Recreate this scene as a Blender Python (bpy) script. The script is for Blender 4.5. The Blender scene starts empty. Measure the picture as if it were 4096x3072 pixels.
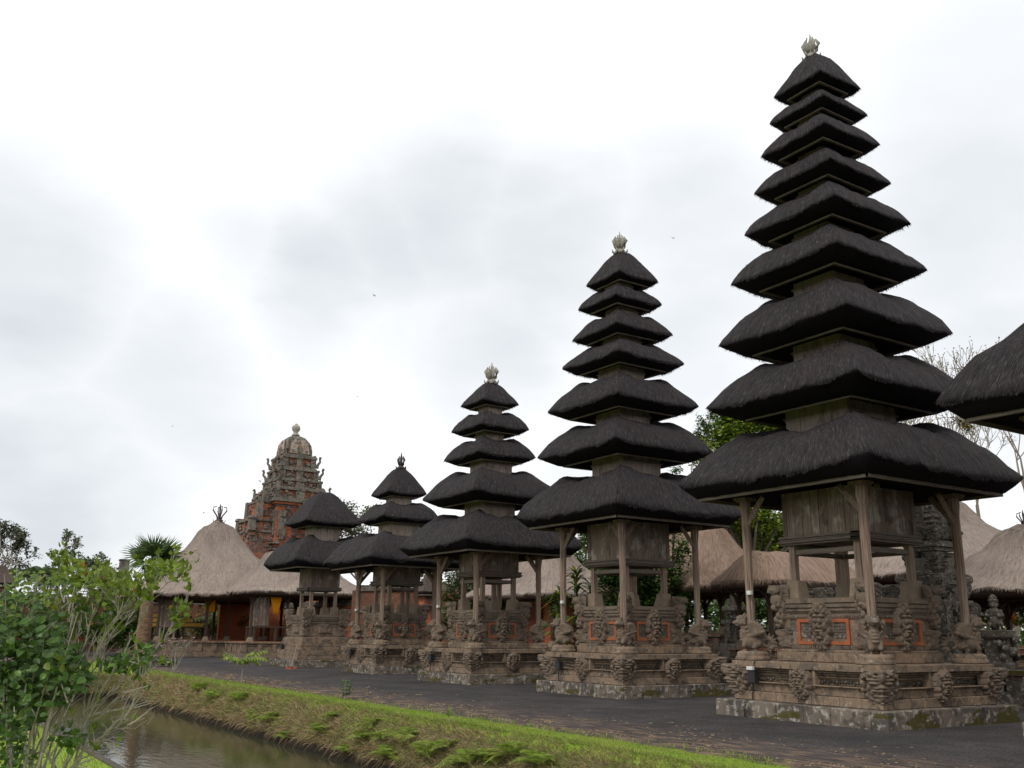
import bpy, bmesh, math, random
import numpy as np
from mathutils import Vector, Matrix, noise as mn
R_ = math.radians
scn = bpy.context.scene
COL = scn.collection
random.seed(7)

# ---------------------------------------------------------------- camera
HEAD = R_(33.2); PIT = R_(14.672273); ROL = R_(0.58564)
ca, sa = math.cos(HEAD), math.sin(HEAD)
def site(v): return Vector((v[0]*ca+v[1]*sa, -v[0]*sa+v[1]*ca, v[2]))
R0 = Vector((1, 0, 0)); F0 = Vector((0, math.cos(PIT), math.sin(PIT))); U0 = Vector((0, -math.sin(PIT), math.cos(PIT)))
Rr = site(R0*math.cos(ROL)+U0*math.sin(ROL)); Ur = site(-R0*math.sin(ROL)+U0*math.cos(ROL)); Fr = site(F0)
cam = bpy.data.cameras.new('camera'); camo = bpy.data.objects.new('camera', cam); COL.objects.link(camo)
cam.sensor_width = 36; cam.lens = 33.507; cam.clip_end = 3000; cam.clip_start = 0.1
camo.matrix_world = Matrix(((Rr.x, Ur.x, -Fr.x, 0), (Rr.y, Ur.y, -Fr.y, 0), (Rr.z, Ur.z, -Fr.z, 2.0), (0, 0, 0, 1)))
scn.camera = camo

# ---------------------------------------------------------------- sky
SUN_EL, SUN_AZ = R_(46), R_(205)       # azimuth measured from +x towards +y
w = bpy.data.worlds.new('World'); scn.world = w; w.use_nodes = True
nt = w.node_tree; nt.nodes.clear()
def N(t, **k):
    n = nt.nodes.new(t)
    for a, b in k.items(): setattr(n, a, b)
    return n
out = N('ShaderNodeOutputWorld'); bg = N('ShaderNodeBackground'); nt.links.new(bg.outputs[0], out.inputs[0])
sky = N('ShaderNodeTexSky'); sky.sky_type = 'NISHITA'; sky.sun_disc = False; sky.sun_elevation = SUN_EL
sky.sun_rotation = math.pi/2-SUN_AZ
sc = N('ShaderNodeVectorMath', operation='SCALE'); nt.links.new(sky.outputs[0], sc.inputs[0]); sc.inputs['Scale'].default_value = 0.10
tc = N('ShaderNodeTexCoord')
nz = N('ShaderNodeTexNoise'); nz.inputs['Scale'].default_value = 3.2; nz.inputs['Detail'].default_value = 5; nz.inputs['Roughness'].default_value = .55
st = N('ShaderNodeMapping'); st.inputs['Scale'].default_value = (1, 1, 2.2)
nt.links.new(tc.outputs['Generated'], st.inputs['Vector']); nt.links.new(st.outputs[0], nz.inputs['Vector'])
wv = N('ShaderNodeVectorMath', operation='MULTIPLY_ADD'); nt.links.new(nz.outputs['Color'], wv.inputs[0])
wv.inputs[1].default_value = (.20, .20, .16); nt.links.new(tc.outputs['Generated'], wv.inputs[2])
sb = N('ShaderNodeVectorMath', operation='SUBTRACT'); nt.links.new(wv.outputs[0], sb.inputs[0]); sb.inputs[1].default_value = (.10, .10, .08)
# heavier banks of cloud: (x, y, z direction, radius, weight)
BLOBS = [(.116,.985,.125,.13,1.0),(.19,.975,.115,.09,.7),(.03,.96,.29,.16,.85),(.205,.942,.225,.12,.6),(.255,.887,.385,.08,.45),(.336,.867,.368,.10,.8),(.398,.826,.399,.10,.8),(.448,.78,.40,.12,.75),(.512,.807,.295,.11,.75),(.434,.846,.311,.07,.4),(.543,.75,.377,.12,.75),(.648,.654,.389,.13,.6),(.667,.678,.31,.12,.6),(.811,.456,.368,.17,.6),(.782,.402,.477,.14,.45),(.845,.466,.264,.12,.65),(.60,.787,.149,.09,.35)]
acc = None
for (x, y, z, r, wt) in BLOBS:
    L = math.sqrt(x*x+y*y+z*z)
    d = N('ShaderNodeVectorMath', operation='DISTANCE'); nt.links.new(sb.outputs[0], d.inputs[0]); d.inputs[1].default_value = (x/L, y/L, z/L)
    m = N('ShaderNodeMapRange', interpolation_type='SMOOTHERSTEP'); nt.links.new(d.outputs['Value'], m.inputs[0])
    m.inputs[1].default_value = 0; m.inputs[2].default_value = r*1.5; m.inputs[3].default_value = wt; m.inputs[4].default_value = 0
    if acc is None: acc = m.outputs[0]
    else:
        a = N('ShaderNodeMath', operation='MAXIMUM'); nt.links.new(acc, a.inputs[0]); nt.links.new(m.outputs[0], a.inputs[1]); acc = a.outputs[0]
nz2 = N('ShaderNodeTexNoise'); nz2.inputs['Scale'].default_value = 5.5; nz2.inputs['Detail'].default_value = 4; nt.links.new(st.outputs[0], nz2.inputs['Vector'])
mr = N('ShaderNodeMapRange'); nt.links.new(nz2.outputs[0], mr.inputs[0]); mr.inputs[1].default_value = .3; mr.inputs[2].default_value = .7; mr.inputs[3].default_value = .55; mr.inputs[4].default_value = .95
mu = N('ShaderNodeMath', operation='MULTIPLY'); nt.links.new(acc, mu.inputs[0]); nt.links.new(mr.outputs[0], mu.inputs[1]); mu.use_clamp = True
mx = N('ShaderNodeMix', data_type='RGBA'); nt.links.new(mu.outputs[0], mx.inputs[0]); mx.inputs[6].default_value = (1.14, 1.15, 1.165, 1); mx.inputs[7].default_value = (.60, .655, .705, 1)
mx2 = N('ShaderNodeMix', data_type='RGBA'); mx2.inputs[0].default_value = .94; nt.links.new(sc.outputs[0], mx2.inputs[6]); nt.links.new(mx.outputs[2], mx2.inputs[7])
nt.links.new(mx2.outputs[2], bg.inputs[0]); bg.inputs[1].default_value = 1.0
sun = bpy.data.lights.new('sun', 'SUN'); sun.energy = 1.5; sun.angle = R_(14); sun.color = (1, .95, .87)
suno = bpy.data.objects.new('sun', sun); COL.objects.link(suno)
sd = Vector((math.cos(SUN_AZ)*math.cos(SUN_EL), math.sin(SUN_AZ)*math.cos(SUN_EL), math.sin(SUN_EL)))
suno.rotation_euler = sd.to_track_quat('Z', 'Y').to_euler()
vs = scn.view_settings; vs.view_transform = 'Standard'; vs.look = 'None'; vs.exposure = 0; vs.gamma = 1; vs.use_curve_mapping = False

# ---------------------------------------------------------------- materials
def mat(name, col, rough=.9, spec=.2, noises=(), bump=(), coord='Object', vary=0, transl=0, metal=0, scale=None):
    """noises: (scale vec, lo, hi, colour, strength, detail) layered in order; bump: (scale vec, strength, dist)"""
    m = bpy.data.materials.new(name); m.use_nodes = True; t = m.node_tree; b = t.nodes['Principled BSDF']
    b.inputs['Roughness'].default_value = rough; b.inputs['Specular IOR Level'].default_value = spec; b.inputs['Metallic'].default_value = metal
    T = t.nodes.new('ShaderNodeTexCoord'); src = T.outputs[coord]
    cur = None
    c0 = t.nodes.new('ShaderNodeRGB'); c0.outputs[0].default_value = (*col, 1); cur = c0.outputs[0]
    seed = 0
    for (s, lo, hi, c, k, det) in noises:
        mp = t.nodes.new('ShaderNodeMapping'); mp.inputs['Scale'].default_value = s if hasattr(s, '__len__') else (s, s, s); mp.inputs['Location'].default_value = (seed*3.7, seed*1.3, seed*5.1); seed += 1
        t.links.new(src, mp.inputs[0]); n = t.nodes.new('ShaderNodeTexNoise'); n.inputs['Scale'].default_value = 1; n.inputs['Detail'].default_value = det; n.inputs['Roughness'].default_value = .6
        t.links.new(mp.outputs[0], n.inputs['Vector'])
        r = t.nodes.new('ShaderNodeMapRange'); t.links.new(n.outputs[0], r.inputs[0]); r.inputs[1].default_value = lo; r.inputs[2].default_value = hi; r.inputs[3].default_value = 0; r.inputs[4].default_value = k
        x = t.nodes.new('ShaderNodeMix'); x.data_type = 'RGBA'; t.links.new(r.outputs[0], x.inputs[0]); t.links.new(cur, x.inputs[6]); x.inputs[7].default_value = (*c, 1); cur = x.outputs[2]
    if vary:
        g = t.nodes.new('ShaderNodeNewGeometry'); r = t.nodes.new('ShaderNodeMapRange'); t.links.new(g.outputs['Random Per Island'], r.inputs[0]); r.inputs[3].default_value = 1-vary; r.inputs[4].default_value = 1+vary
        v = t.nodes.new('ShaderNodeVectorMath'); v.operation = 'SCALE'; t.links.new(cur, v.inputs[0]); t.links.new(r.outputs[0], v.inputs['Scale']); cur = v.outputs[0]
    t.links.new(cur, b.inputs['Base Color'])
    prev = None
    for (s, k, dist) in bump:
        mp = t.nodes.new('ShaderNodeMapping'); mp.inputs['Scale'].default_value = s if hasattr(s, '__len__') else (s, s, s); t.links.new(src, mp.inputs[0])
        n = t.nodes.new('ShaderNodeTexNoise'); n.inputs['Scale'].default_value = 1; n.inputs['Detail'].default_value = 4; t.links.new(mp.outputs[0], n.inputs['Vector'])
        bp = t.nodes.new('ShaderNodeBump'); bp.inputs['Strength'].default_value = k; bp.inputs['Distance'].default_value = dist; t.links.new(n.outputs[0], bp.inputs['Height'])
        if prev: t.links.new(prev, bp.inputs['Normal'])
        prev = bp.outputs[0]
    if prev: t.links.new(prev, b.inputs['Normal'])
    if transl:
        o = t.nodes['Material Output']; tr = t.nodes.new('ShaderNodeBsdfTranslucent'); t.links.new(cur, tr.inputs[0]); ms = t.nodes.new('ShaderNodeMixShader'); ms.inputs[0].default_value = transl
        t.links.new(b.outputs[0], ms.inputs[1]); t.links.new(tr.outputs[0], ms.inputs[2]); t.links.new(ms.outputs[0], o.inputs[0])
    return m
def S3(x, y, z): return (x, y, z)
M = {}
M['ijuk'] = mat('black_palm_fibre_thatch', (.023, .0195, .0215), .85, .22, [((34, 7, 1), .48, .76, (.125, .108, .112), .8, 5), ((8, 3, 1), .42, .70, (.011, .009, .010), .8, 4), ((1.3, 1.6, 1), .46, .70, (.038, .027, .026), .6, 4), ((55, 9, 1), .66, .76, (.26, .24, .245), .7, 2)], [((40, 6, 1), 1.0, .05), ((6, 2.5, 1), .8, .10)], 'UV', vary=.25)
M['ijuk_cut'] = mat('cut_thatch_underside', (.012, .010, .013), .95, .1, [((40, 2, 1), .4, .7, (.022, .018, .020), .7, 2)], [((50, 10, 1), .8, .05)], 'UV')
M['tan'] = mat('tan_grass_thatch', (.28, .230, .195), .95, .1, [((16, 2.2, 1), .38, .68, (.42, .34, .285), .8, 4), ((7, 2, 1), .48, .78, (.11, .08, .066), .75, 4), ((.5, .7, 1), .42, .7, (.20, .155, .14), .6, 3), ((30, 7, 1), .62, .72, (.52, .45, .40), .7, 2)], [((26, 3.5, 1), 1.0, .08), ((2.5, 2, 1), .6, .12)], 'UV')
M['tan_brown'] = mat('brown_grass_thatch', (.30, .205, .150), .95, .1, [((18, 3, 1), .40, .68, (.44, .33, .26), .75, 4), ((7, 3, 1), .46, .76, (.12, .075, .055), .75, 4), ((.6, .9, 1), .42, .7, (.22, .15, .115), .6, 3)], [((26, 4, 1), 1.0, .08), ((2.5, 2, 1), .6, .12)], 'UV')
M['stone'] = mat('weathered_volcanic_stone', (.225, .162, .112), .92, .15, [(1.1, .42, .66, (.265, .180, .120), .7, 4), (2.6, .44, .62, (.105, .088, .075), .75, 5), (5, .54, .68, (.042, .038, .036), .75, 5), (13, .58, .70, (.45, .43, .38), .65, 4)], [(24, .55, .03), (70, .4, .012)])
M['stone_dark'] = mat('blackened_carved_stone', (.115, .098, .080), .92, .15, [(2.2, .45, .66, (.020, .019, .018), .8, 4), (5, .5, .7, (.16, .13, .105), .6, 4), (12, .57, .68, (.50, .49, .44), .6, 4), (1.5, .64, .74, (.05, .055, .02), .6, 3)], [(22, .8, .04), (60, .5, .015)])
M['carve'] = mat('carved_grey_stone', (.180, .135, .100), .92, .15, [(2.4, .42, .68, (.115, .095, .082), .75, 4), (1.3, .5, .7, (.21, .160, .118), .6, 3), (12, .60, .72, (.38, .36, .32), .45, 3), (3, .54, .68, (.045, .040, .036), .7, 4)], [(30, .35, .02)])
M['step'] = mat('lichen_covered_step_stone', (.185, .150, .120), .92, .15, [(1.0, .42, .62, (.080, .070, .062), .85, 5), (2.3, .5, .64, (.040, .036, .033), .75, 5), (6, .52, .64, (.42, .40, .35), .75, 5), ((.9, .9, 3.0), .56, .60, (.070, .062, .014), .9, 3)], [(22, .6, .03), (60, .5, .015)])
M['orange'] = mat('orange_brick', (.36, .112, .052), .9, .15, [(5, .42, .64, (.22, .085, .05), .8, 4), (11, .62, .75, (.15, .09, .07), .6, 4)], [(30, .3, .01)])
M['wood'] = mat('weathered_timber', (.195, .142, .110), .85, .2, [((22, 22, .9), .42, .66, (.27, .225, .19), .7, 4), ((40, 40, 1.4), .5, .7, (.055, .042, .035), .7, 4), ((2.6, 2.6, 1.6), .54, .64, (.43, .385, .34), .65, 5), ((3, 3, 1.5), .56, .68, (.065, .048, .042), .7, 4)], [((45, 45, 1.5), .8, .02)], vary=.16)
M['neck'] = mat('pale_board_neck', (.33, .27, .225), .85, .2, [((16, 16, 1.2), .42, .66, (.22, .175, .145), .7, 4), ((3, 3, 2), .52, .68, (.12, .095, .08), .7, 4)], [((30, 30, 1.5), .6, .02)], vary=.2)
M['post'] = mat('split_timber_post', (.225, .155, .115), .85, .2, [((30, 30, .8), .42, .64, (.36, .285, .23), .8, 4), ((26, 26, .8), .52, .66, (.040, .030, .025), .8, 4), ((3, 3, .6), .56, .7, (.17, .085, .055), .5, 3)], [((40, 40, 1.0), 1.0, .04)], vary=.1)
M['ledge'] = mat('grey_timber_ledge', (.155, .125, .102), .85, .2, [((3, 3, 30), .42, .66, (.19, .165, .14), .7, 4), ((2, 2, 40), .5, .7, (.040, .032, .027), .7, 4)], [((3, 3, 50), .8, .02)], vary=.15)
M['darkwood'] = mat('dark_timber', (.060, .038, .027), .8, .25, [((18, 18, 1.2), .45, .7, (.075, .05, .038), .6, 3)], [((40, 40, 2), .5, .02)])
M['pale'] = mat('pale_carved_finial', (.36, .34, .29), .85, .2, [(6, .45, .7, (.17, .155, .13), .7, 4), (18, .55, .7, (.06, .055, .05), .6, 4)], [(25, .5, .02)])
M['iron'] = mat('dark_finial', (.055, .042, .036), .7, .3, [(6, .45, .7, (.10, .085, .075), .6, 4)], [(20, .4, .02)])
M['plainfoot'] = mat('smooth_sandstone_block', (.230, .178, .130), .9, .15, [(3, .42, .7, (.115, .092, .072), .6, 4), (14, .6, .72, (.24, .20, .16), .4, 4)], [(30, .4, .01)])
M['bark'] = mat('tree_bark', (.085, .068, .052), .9, .15, [((8, 8, 3), .45, .7, (.17, .15, .125), .7, 4)], [((20, 20, 6), .8, .03)])
M['palebark'] = mat('pale_branch_bark', (.24, .20, .155), .9, .15, [((6, 6, 6), .45, .7, (.34, .31, .27), .7, 4)], [((20, 20, 6), .5, .02)])
M['twig'] = mat('grey_twig_bark', (.34, .305, .26), .85, .2, [((14, 14, 14), .46, .68, (.14, .12, .095), .7, 4)], [((40, 40, 20), .5, .01)], vary=.2)
M['palmbark'] = mat('fibrous_palm_bark', (.165, .100, .066), .95, .1, [((3, 3, 12), .42, .66, (.25, .165, .11), .7, 4), ((6, 6, 9), .5, .7, (.09, .06, .045), .7, 4)], [((5, 5, 14), 1, .08)])
def leafmat(n, c, c2, vary=.35, tr=.3, sc_=1.2, rough=.5):
    return mat(n, c, rough, .35, [(sc_, .40, .66, c2, .85, 3)], [], vary=vary, transl=tr)
M['leaf_dark'] = leafmat('dark_green_leaves', (.040, .085, .018), (.065, .125, .022))
M['leaf_mid'] = leafmat('mid_green_leaves', (.075, .150, .028), (.115, .205, .035))
M['leaf_lime'] = leafmat('lime_green_leaves', (.150, .220, .028), (.23, .28, .035))
M['leaf_olive'] = leafmat('olive_leaves', (.10, .115, .035), (.16, .155, .05))
M['leaf_grey'] = leafmat('grey_green_leaves', (.105, .130, .075), (.15, .165, .10))
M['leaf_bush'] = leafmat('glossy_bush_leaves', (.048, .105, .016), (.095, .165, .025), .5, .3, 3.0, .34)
M['leaf_bright'] = leafmat('bright_lime_leaves', (.36, .44, .055), (.26, .36, .045), .3, .5)  # bright yellow-green leaf colour of the large tree
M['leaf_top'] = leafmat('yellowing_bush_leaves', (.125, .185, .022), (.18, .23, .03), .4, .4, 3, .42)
M['leaf_orange'] = leafmat('withered_orange_leaves', (.42, .20, .04), (.45, .28, .05))
M['leaf_yellow'] = leafmat('yellow_leaves', (.55, .36, .03), (.40, .36, .05))
M['flower'] = leafmat('orange_flower', (.85, .16, .02), (.8, .3, .03))
M['pink'] = leafmat('pink_flower', (.55, .30, .50), (.6, .45, .55))
M['palmleaf'] = leafmat('fan_palm_leaves', (.055, .105, .030), (.12, .165, .055), .35, .25)
M['fern'] = leafmat('fern_fronds', (.26, .36, .06), (.36, .38, .10), .35, .4)
M['grass'] = leafmat('mown_grass_blades', (.200, .285, .042), (.28, .33, .065), .3, .35, .8)
M['dry'] = leafmat('rough_bank_grass', (.22, .25, .065), (.36, .30, .14), .45, .3, 1.6, .8)
M['straw'] = leafmat('dry_brown_bank_grass', (.34, .25, .14), (.21, .145, .085), .45, .2, 2, .85)
M['yellow'] = mat('saffron_cloth', (.75, .30, .012), .85, .1, [(3, .4, .7, (.62, .22, .01), .6, 2)], [((6, 6, 1), .4, .05)], transl=.15)
M['gold'] = mat('gold_painted_carving', (.42, .24, .02), .6, .3, [((20, 20, 20), .45, .65, (.12, .06, .02), .8, 3)], [(20, .6, .03)])
M['white'] = mat('white_plastic', (.62, .62, .58), .5, .4)
M['black'] = mat('black_plastic', (.018, .018, .020), .5, .4)
M['redplastic'] = mat('red_plastic', (.35, .09, .05), .5, .4)
M['ochre'] = mat('ochre_door_panel', (.14, .045, .028), .8, .2, [((8, 8, 2), .45, .7, (.06, .02, .015), .6, 3)])
M['moss'] = mat('moss', (.055, .060, .012), 1, .05, [(14, .4, .7, (.095, .085, .02), .7, 4)], [(40, 1, .03)])
M['bird'] = mat('bird_plumage', (.10, .10, .10), .9)
M['kerb'] = mat('concrete_kerb', (.10, .085, .072), .9, .15, [(6, .4, .7, (.05, .045, .04), .7, 4)], [(40, .5, .01)])
M['brown_tile'] = mat('dark_roof_tile', (.075, .055, .046), .9, .15, [(8, .45, .7, (.16, .14, .12), .6, 4)], [((2, 2, 22), .8, .03)])

def brickmat(name, c1, c2, mortar, size):
    m = mat(name, c1, .9, .15, [(4, .45, .7, c2, .5, 4), (1.0, .44, .58, (.105, .085, .072), .9, 6), (3, .5, .62, (.06, .05, .045), .8, 5), (9, .58, .70, (.38, .36, .32), .6, 4)], [(30, .4, .02)])
    return m
M['palestone'] = mat('pale_lichened_plaster', (.33, .30, .25), .92, .15, [(3, .46, .62, (.34, .13, .07), .8, 5), (2, .5, .68, (.10, .09, .08), .8, 5)], [(14, .5, .04)])
M['brick'] = brickmat('weathered_orange_brickwork', (.44, .125, .052), (.24, .090, .055), (.2, .15, .1), .2)
M['brickdull'] = mat('brown_brick_wall', (.155, .075, .048), .92, .15, [((2, 2, 20), .45, .6, (.08, .05, .038), .7, 3), (2, .5, .72, (.30, .11, .05), .6, 4), (7, .60, .72, (.32, .30, .26), .6, 4)], [((2, 2, 26), .7, .03)])
M['mossstone'] = mat('lichened_temple_stone', (.175, .155, .128), .92, .15, [(1.3, .44, .66, (.055, .05, .042), .85, 5), (5, .5, .68, (.036, .033, .03), .8, 5), (9, .56, .68, (.42, .41, .35), .7, 4), (1.7, .60, .7, (.34, .12, .055), .7, 4)], [(14, .7, .05)])

# ground: grit courtyard, litter, mown strip – mixed by place
def groundmat():
    m = bpy.data.materials.new('courtyard_ground'); m.use_nodes = True; t = m.node_tree; b = t.nodes['Principled BSDF']
    b.inputs['Roughness'].default_value = .95; b.inputs['Specular IOR Level'].default_value = .1
    g = t.nodes.new('ShaderNodeNewGeometry'); sx = t.nodes.new('ShaderNodeSeparateXYZ'); t.links.new(g.outputs['Position'], sx.inputs[0])
    def noise(s, det=4):
        mp = t.nodes.new('ShaderNodeMapping'); mp.inputs['Scale'].default_value = s; t.links.new(g.outputs['Position'], mp.inputs[0])
        n = t.nodes.new('ShaderNodeTexNoise'); n.inputs['Scale'].default_value = 1; n.inputs['Detail'].default_value = det; t.links.new(mp.outputs[0], n.inputs['Vector']); return n.outputs[0]
    def mrr(i, a, b_, c, d):
        r = t.nodes.new('ShaderNodeMapRange'); t.links.new(i, r.inputs[0])
        for k, v in zip((1, 2, 3, 4), (a, b_, c, d)): r.inputs[k].default_value = v
        return r.outputs[0]
    def mathn(op, a, b_):
        r = t.nodes.new('ShaderNodeMath'); r.operation = op
        for k, v in enumerate((a, b_)):
            if isinstance(v, (int, float)): r.inputs[k].default_value = v
            else: t.links.new(v, r.inputs[k])
        return r.outputs[0]
    def mix(f, a, b_):
        x = t.nodes.new('ShaderNodeMix'); x.data_type = 'RGBA'; t.links.new(f, x.inputs[0])
        for k, v in ((6, a), (7, b_)):
            if isinstance(v, tuple): x.inputs[k].default_value = (*v, 1)
            else: t.links.new(v, x.inputs[k])
        return x.outputs[2]
    c = mix(mrr(noise((.5, .5, .5)), .38, .62, 0, 1), (.052, .048, .050), (.088, .079, .076))
    c = mix(mrr(noise((1.6, 1.6, 1.6), 6), .5, .62, 0, .55), c, (.036, .033, .034))
    c = mix(mrr(noise((16, 16, 16), 5), .42, .62, 0, .9), c, (.028, .026, .027))
    c = mix(mrr(noise((45, 45, 45), 2), .64, .72, 0, .6), c, (.26, .23, .21))
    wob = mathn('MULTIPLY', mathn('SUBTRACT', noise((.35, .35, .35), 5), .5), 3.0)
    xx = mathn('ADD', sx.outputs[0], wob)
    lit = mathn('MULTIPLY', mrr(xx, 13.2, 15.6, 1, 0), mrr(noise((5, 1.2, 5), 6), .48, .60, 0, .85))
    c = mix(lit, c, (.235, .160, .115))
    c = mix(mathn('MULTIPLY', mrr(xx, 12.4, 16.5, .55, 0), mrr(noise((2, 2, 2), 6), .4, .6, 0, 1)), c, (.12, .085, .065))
    gr = mix(mrr(noise((9, 9, 9), 5), .35, .65, 0, 1), (.165, .260, .028), (.24, .32, .045))
    gr = mix(mrr(noise((.8, .8, .8), 5), .5, .7, 0, .7), gr, (.24, .23, .07))
    wob2 = mathn('MULTIPLY', mathn('SUBTRACT', noise((1.5, 1.5, 1.5), 6), .5), .8)
    gx = mathn('ADD', sx.outputs[0], wob2)
    gm = mathn('MULTIPLY', mrr(gx, 12.45, 12.6, 1, 0), mrr(mathn('ADD', sx.outputs[1], mathn('MULTIPLY', wob2, 3)), 69.5, 70, 1, 0))
    c = mix(gm, c, gr)
    bank = mix(mrr(noise((7, 7, 7), 5), .4, .6, 0, 1), (.12, .095, .05), (.10, .115, .035))
    bm = mathn('MULTIPLY', mrr(sx.outputs[2], -.16, -.08, 1, 0), mrr(sx.outputs[0], 5.3, 5.6, 0, 1))
    c = mix(bm, c, bank)
    c = mix(mrr(sx.outputs[2], -.95, -.80, 1, 0), c, (.020, .016, .012))  # shade of the bank's undercut painted in along the waterline
    nr = mathn('MULTIPLY', mrr(sx.outputs[0], 5.2, 5.35, 1, 0), mrr(sx.outputs[1], 44, 46, 1, 0))
    c = mix(nr, c, gr)
    c = mix(mrr(sx.outputs[0], -9, -5, 1, 0), c, (.060, .052, .044))  # unseen field left of the camera, dulled to keep green bounce light down
    t.links.new(c, b.inputs['Base Color'])
    bp = t.nodes.new('ShaderNodeBump'); bp.inputs['Strength'].default_value = .8; bp.inputs['Distance'].default_value = .03; t.links.new(noise((28, 28, 28), 4), bp.inputs['Height']); t.links.new(bp.outputs[0], b.inputs['Normal'])
    return m
M['ground'] = groundmat()
def watermat():
    m = bpy.data.materials.new('moat_water'); m.use_nodes = True; t = m.node_tree; b = t.nodes['Principled BSDF']
    b.inputs['Base Color'].default_value = (.040, .041, .022, 1); b.inputs['Roughness'].default_value = .05; b.inputs['IOR'].default_value = 1.33; b.inputs['Specular IOR Level'].default_value = .5
    g = t.nodes.new('ShaderNodeNewGeometry'); prev = None
    for s, k, rot in (((6, 2.0, 1), .045, .5), ((1.1, .9, 1), .04, 0), ((24, 9, 1), .02, .6)):
        mp = t.nodes.new('ShaderNodeMapping'); mp.inputs['Scale'].default_value = s; mp.inputs['Rotation'].default_value = (0, 0, rot); t.links.new(g.outputs['Position'], mp.inputs[0])
        n = t.nodes.new('ShaderNodeTexNoise'); n.inputs['Scale'].default_value = 1; n.inputs['Detail'].default_value = 3; t.links.new(mp.outputs[0], n.inputs['Vector'])
        bp = t.nodes.new('ShaderNodeBump'); bp.inputs['Strength'].default_value = k; bp.inputs['Distance'].default_value = .12; t.links.new(n.outputs[0], bp.inputs['Height'])
        if prev: t.links.new(prev, bp.inputs['Normal'])
        prev = bp.outputs[0]
    t.links.new(prev, b.inputs['Normal'])
    return m
M['water'] = watermat()

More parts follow.
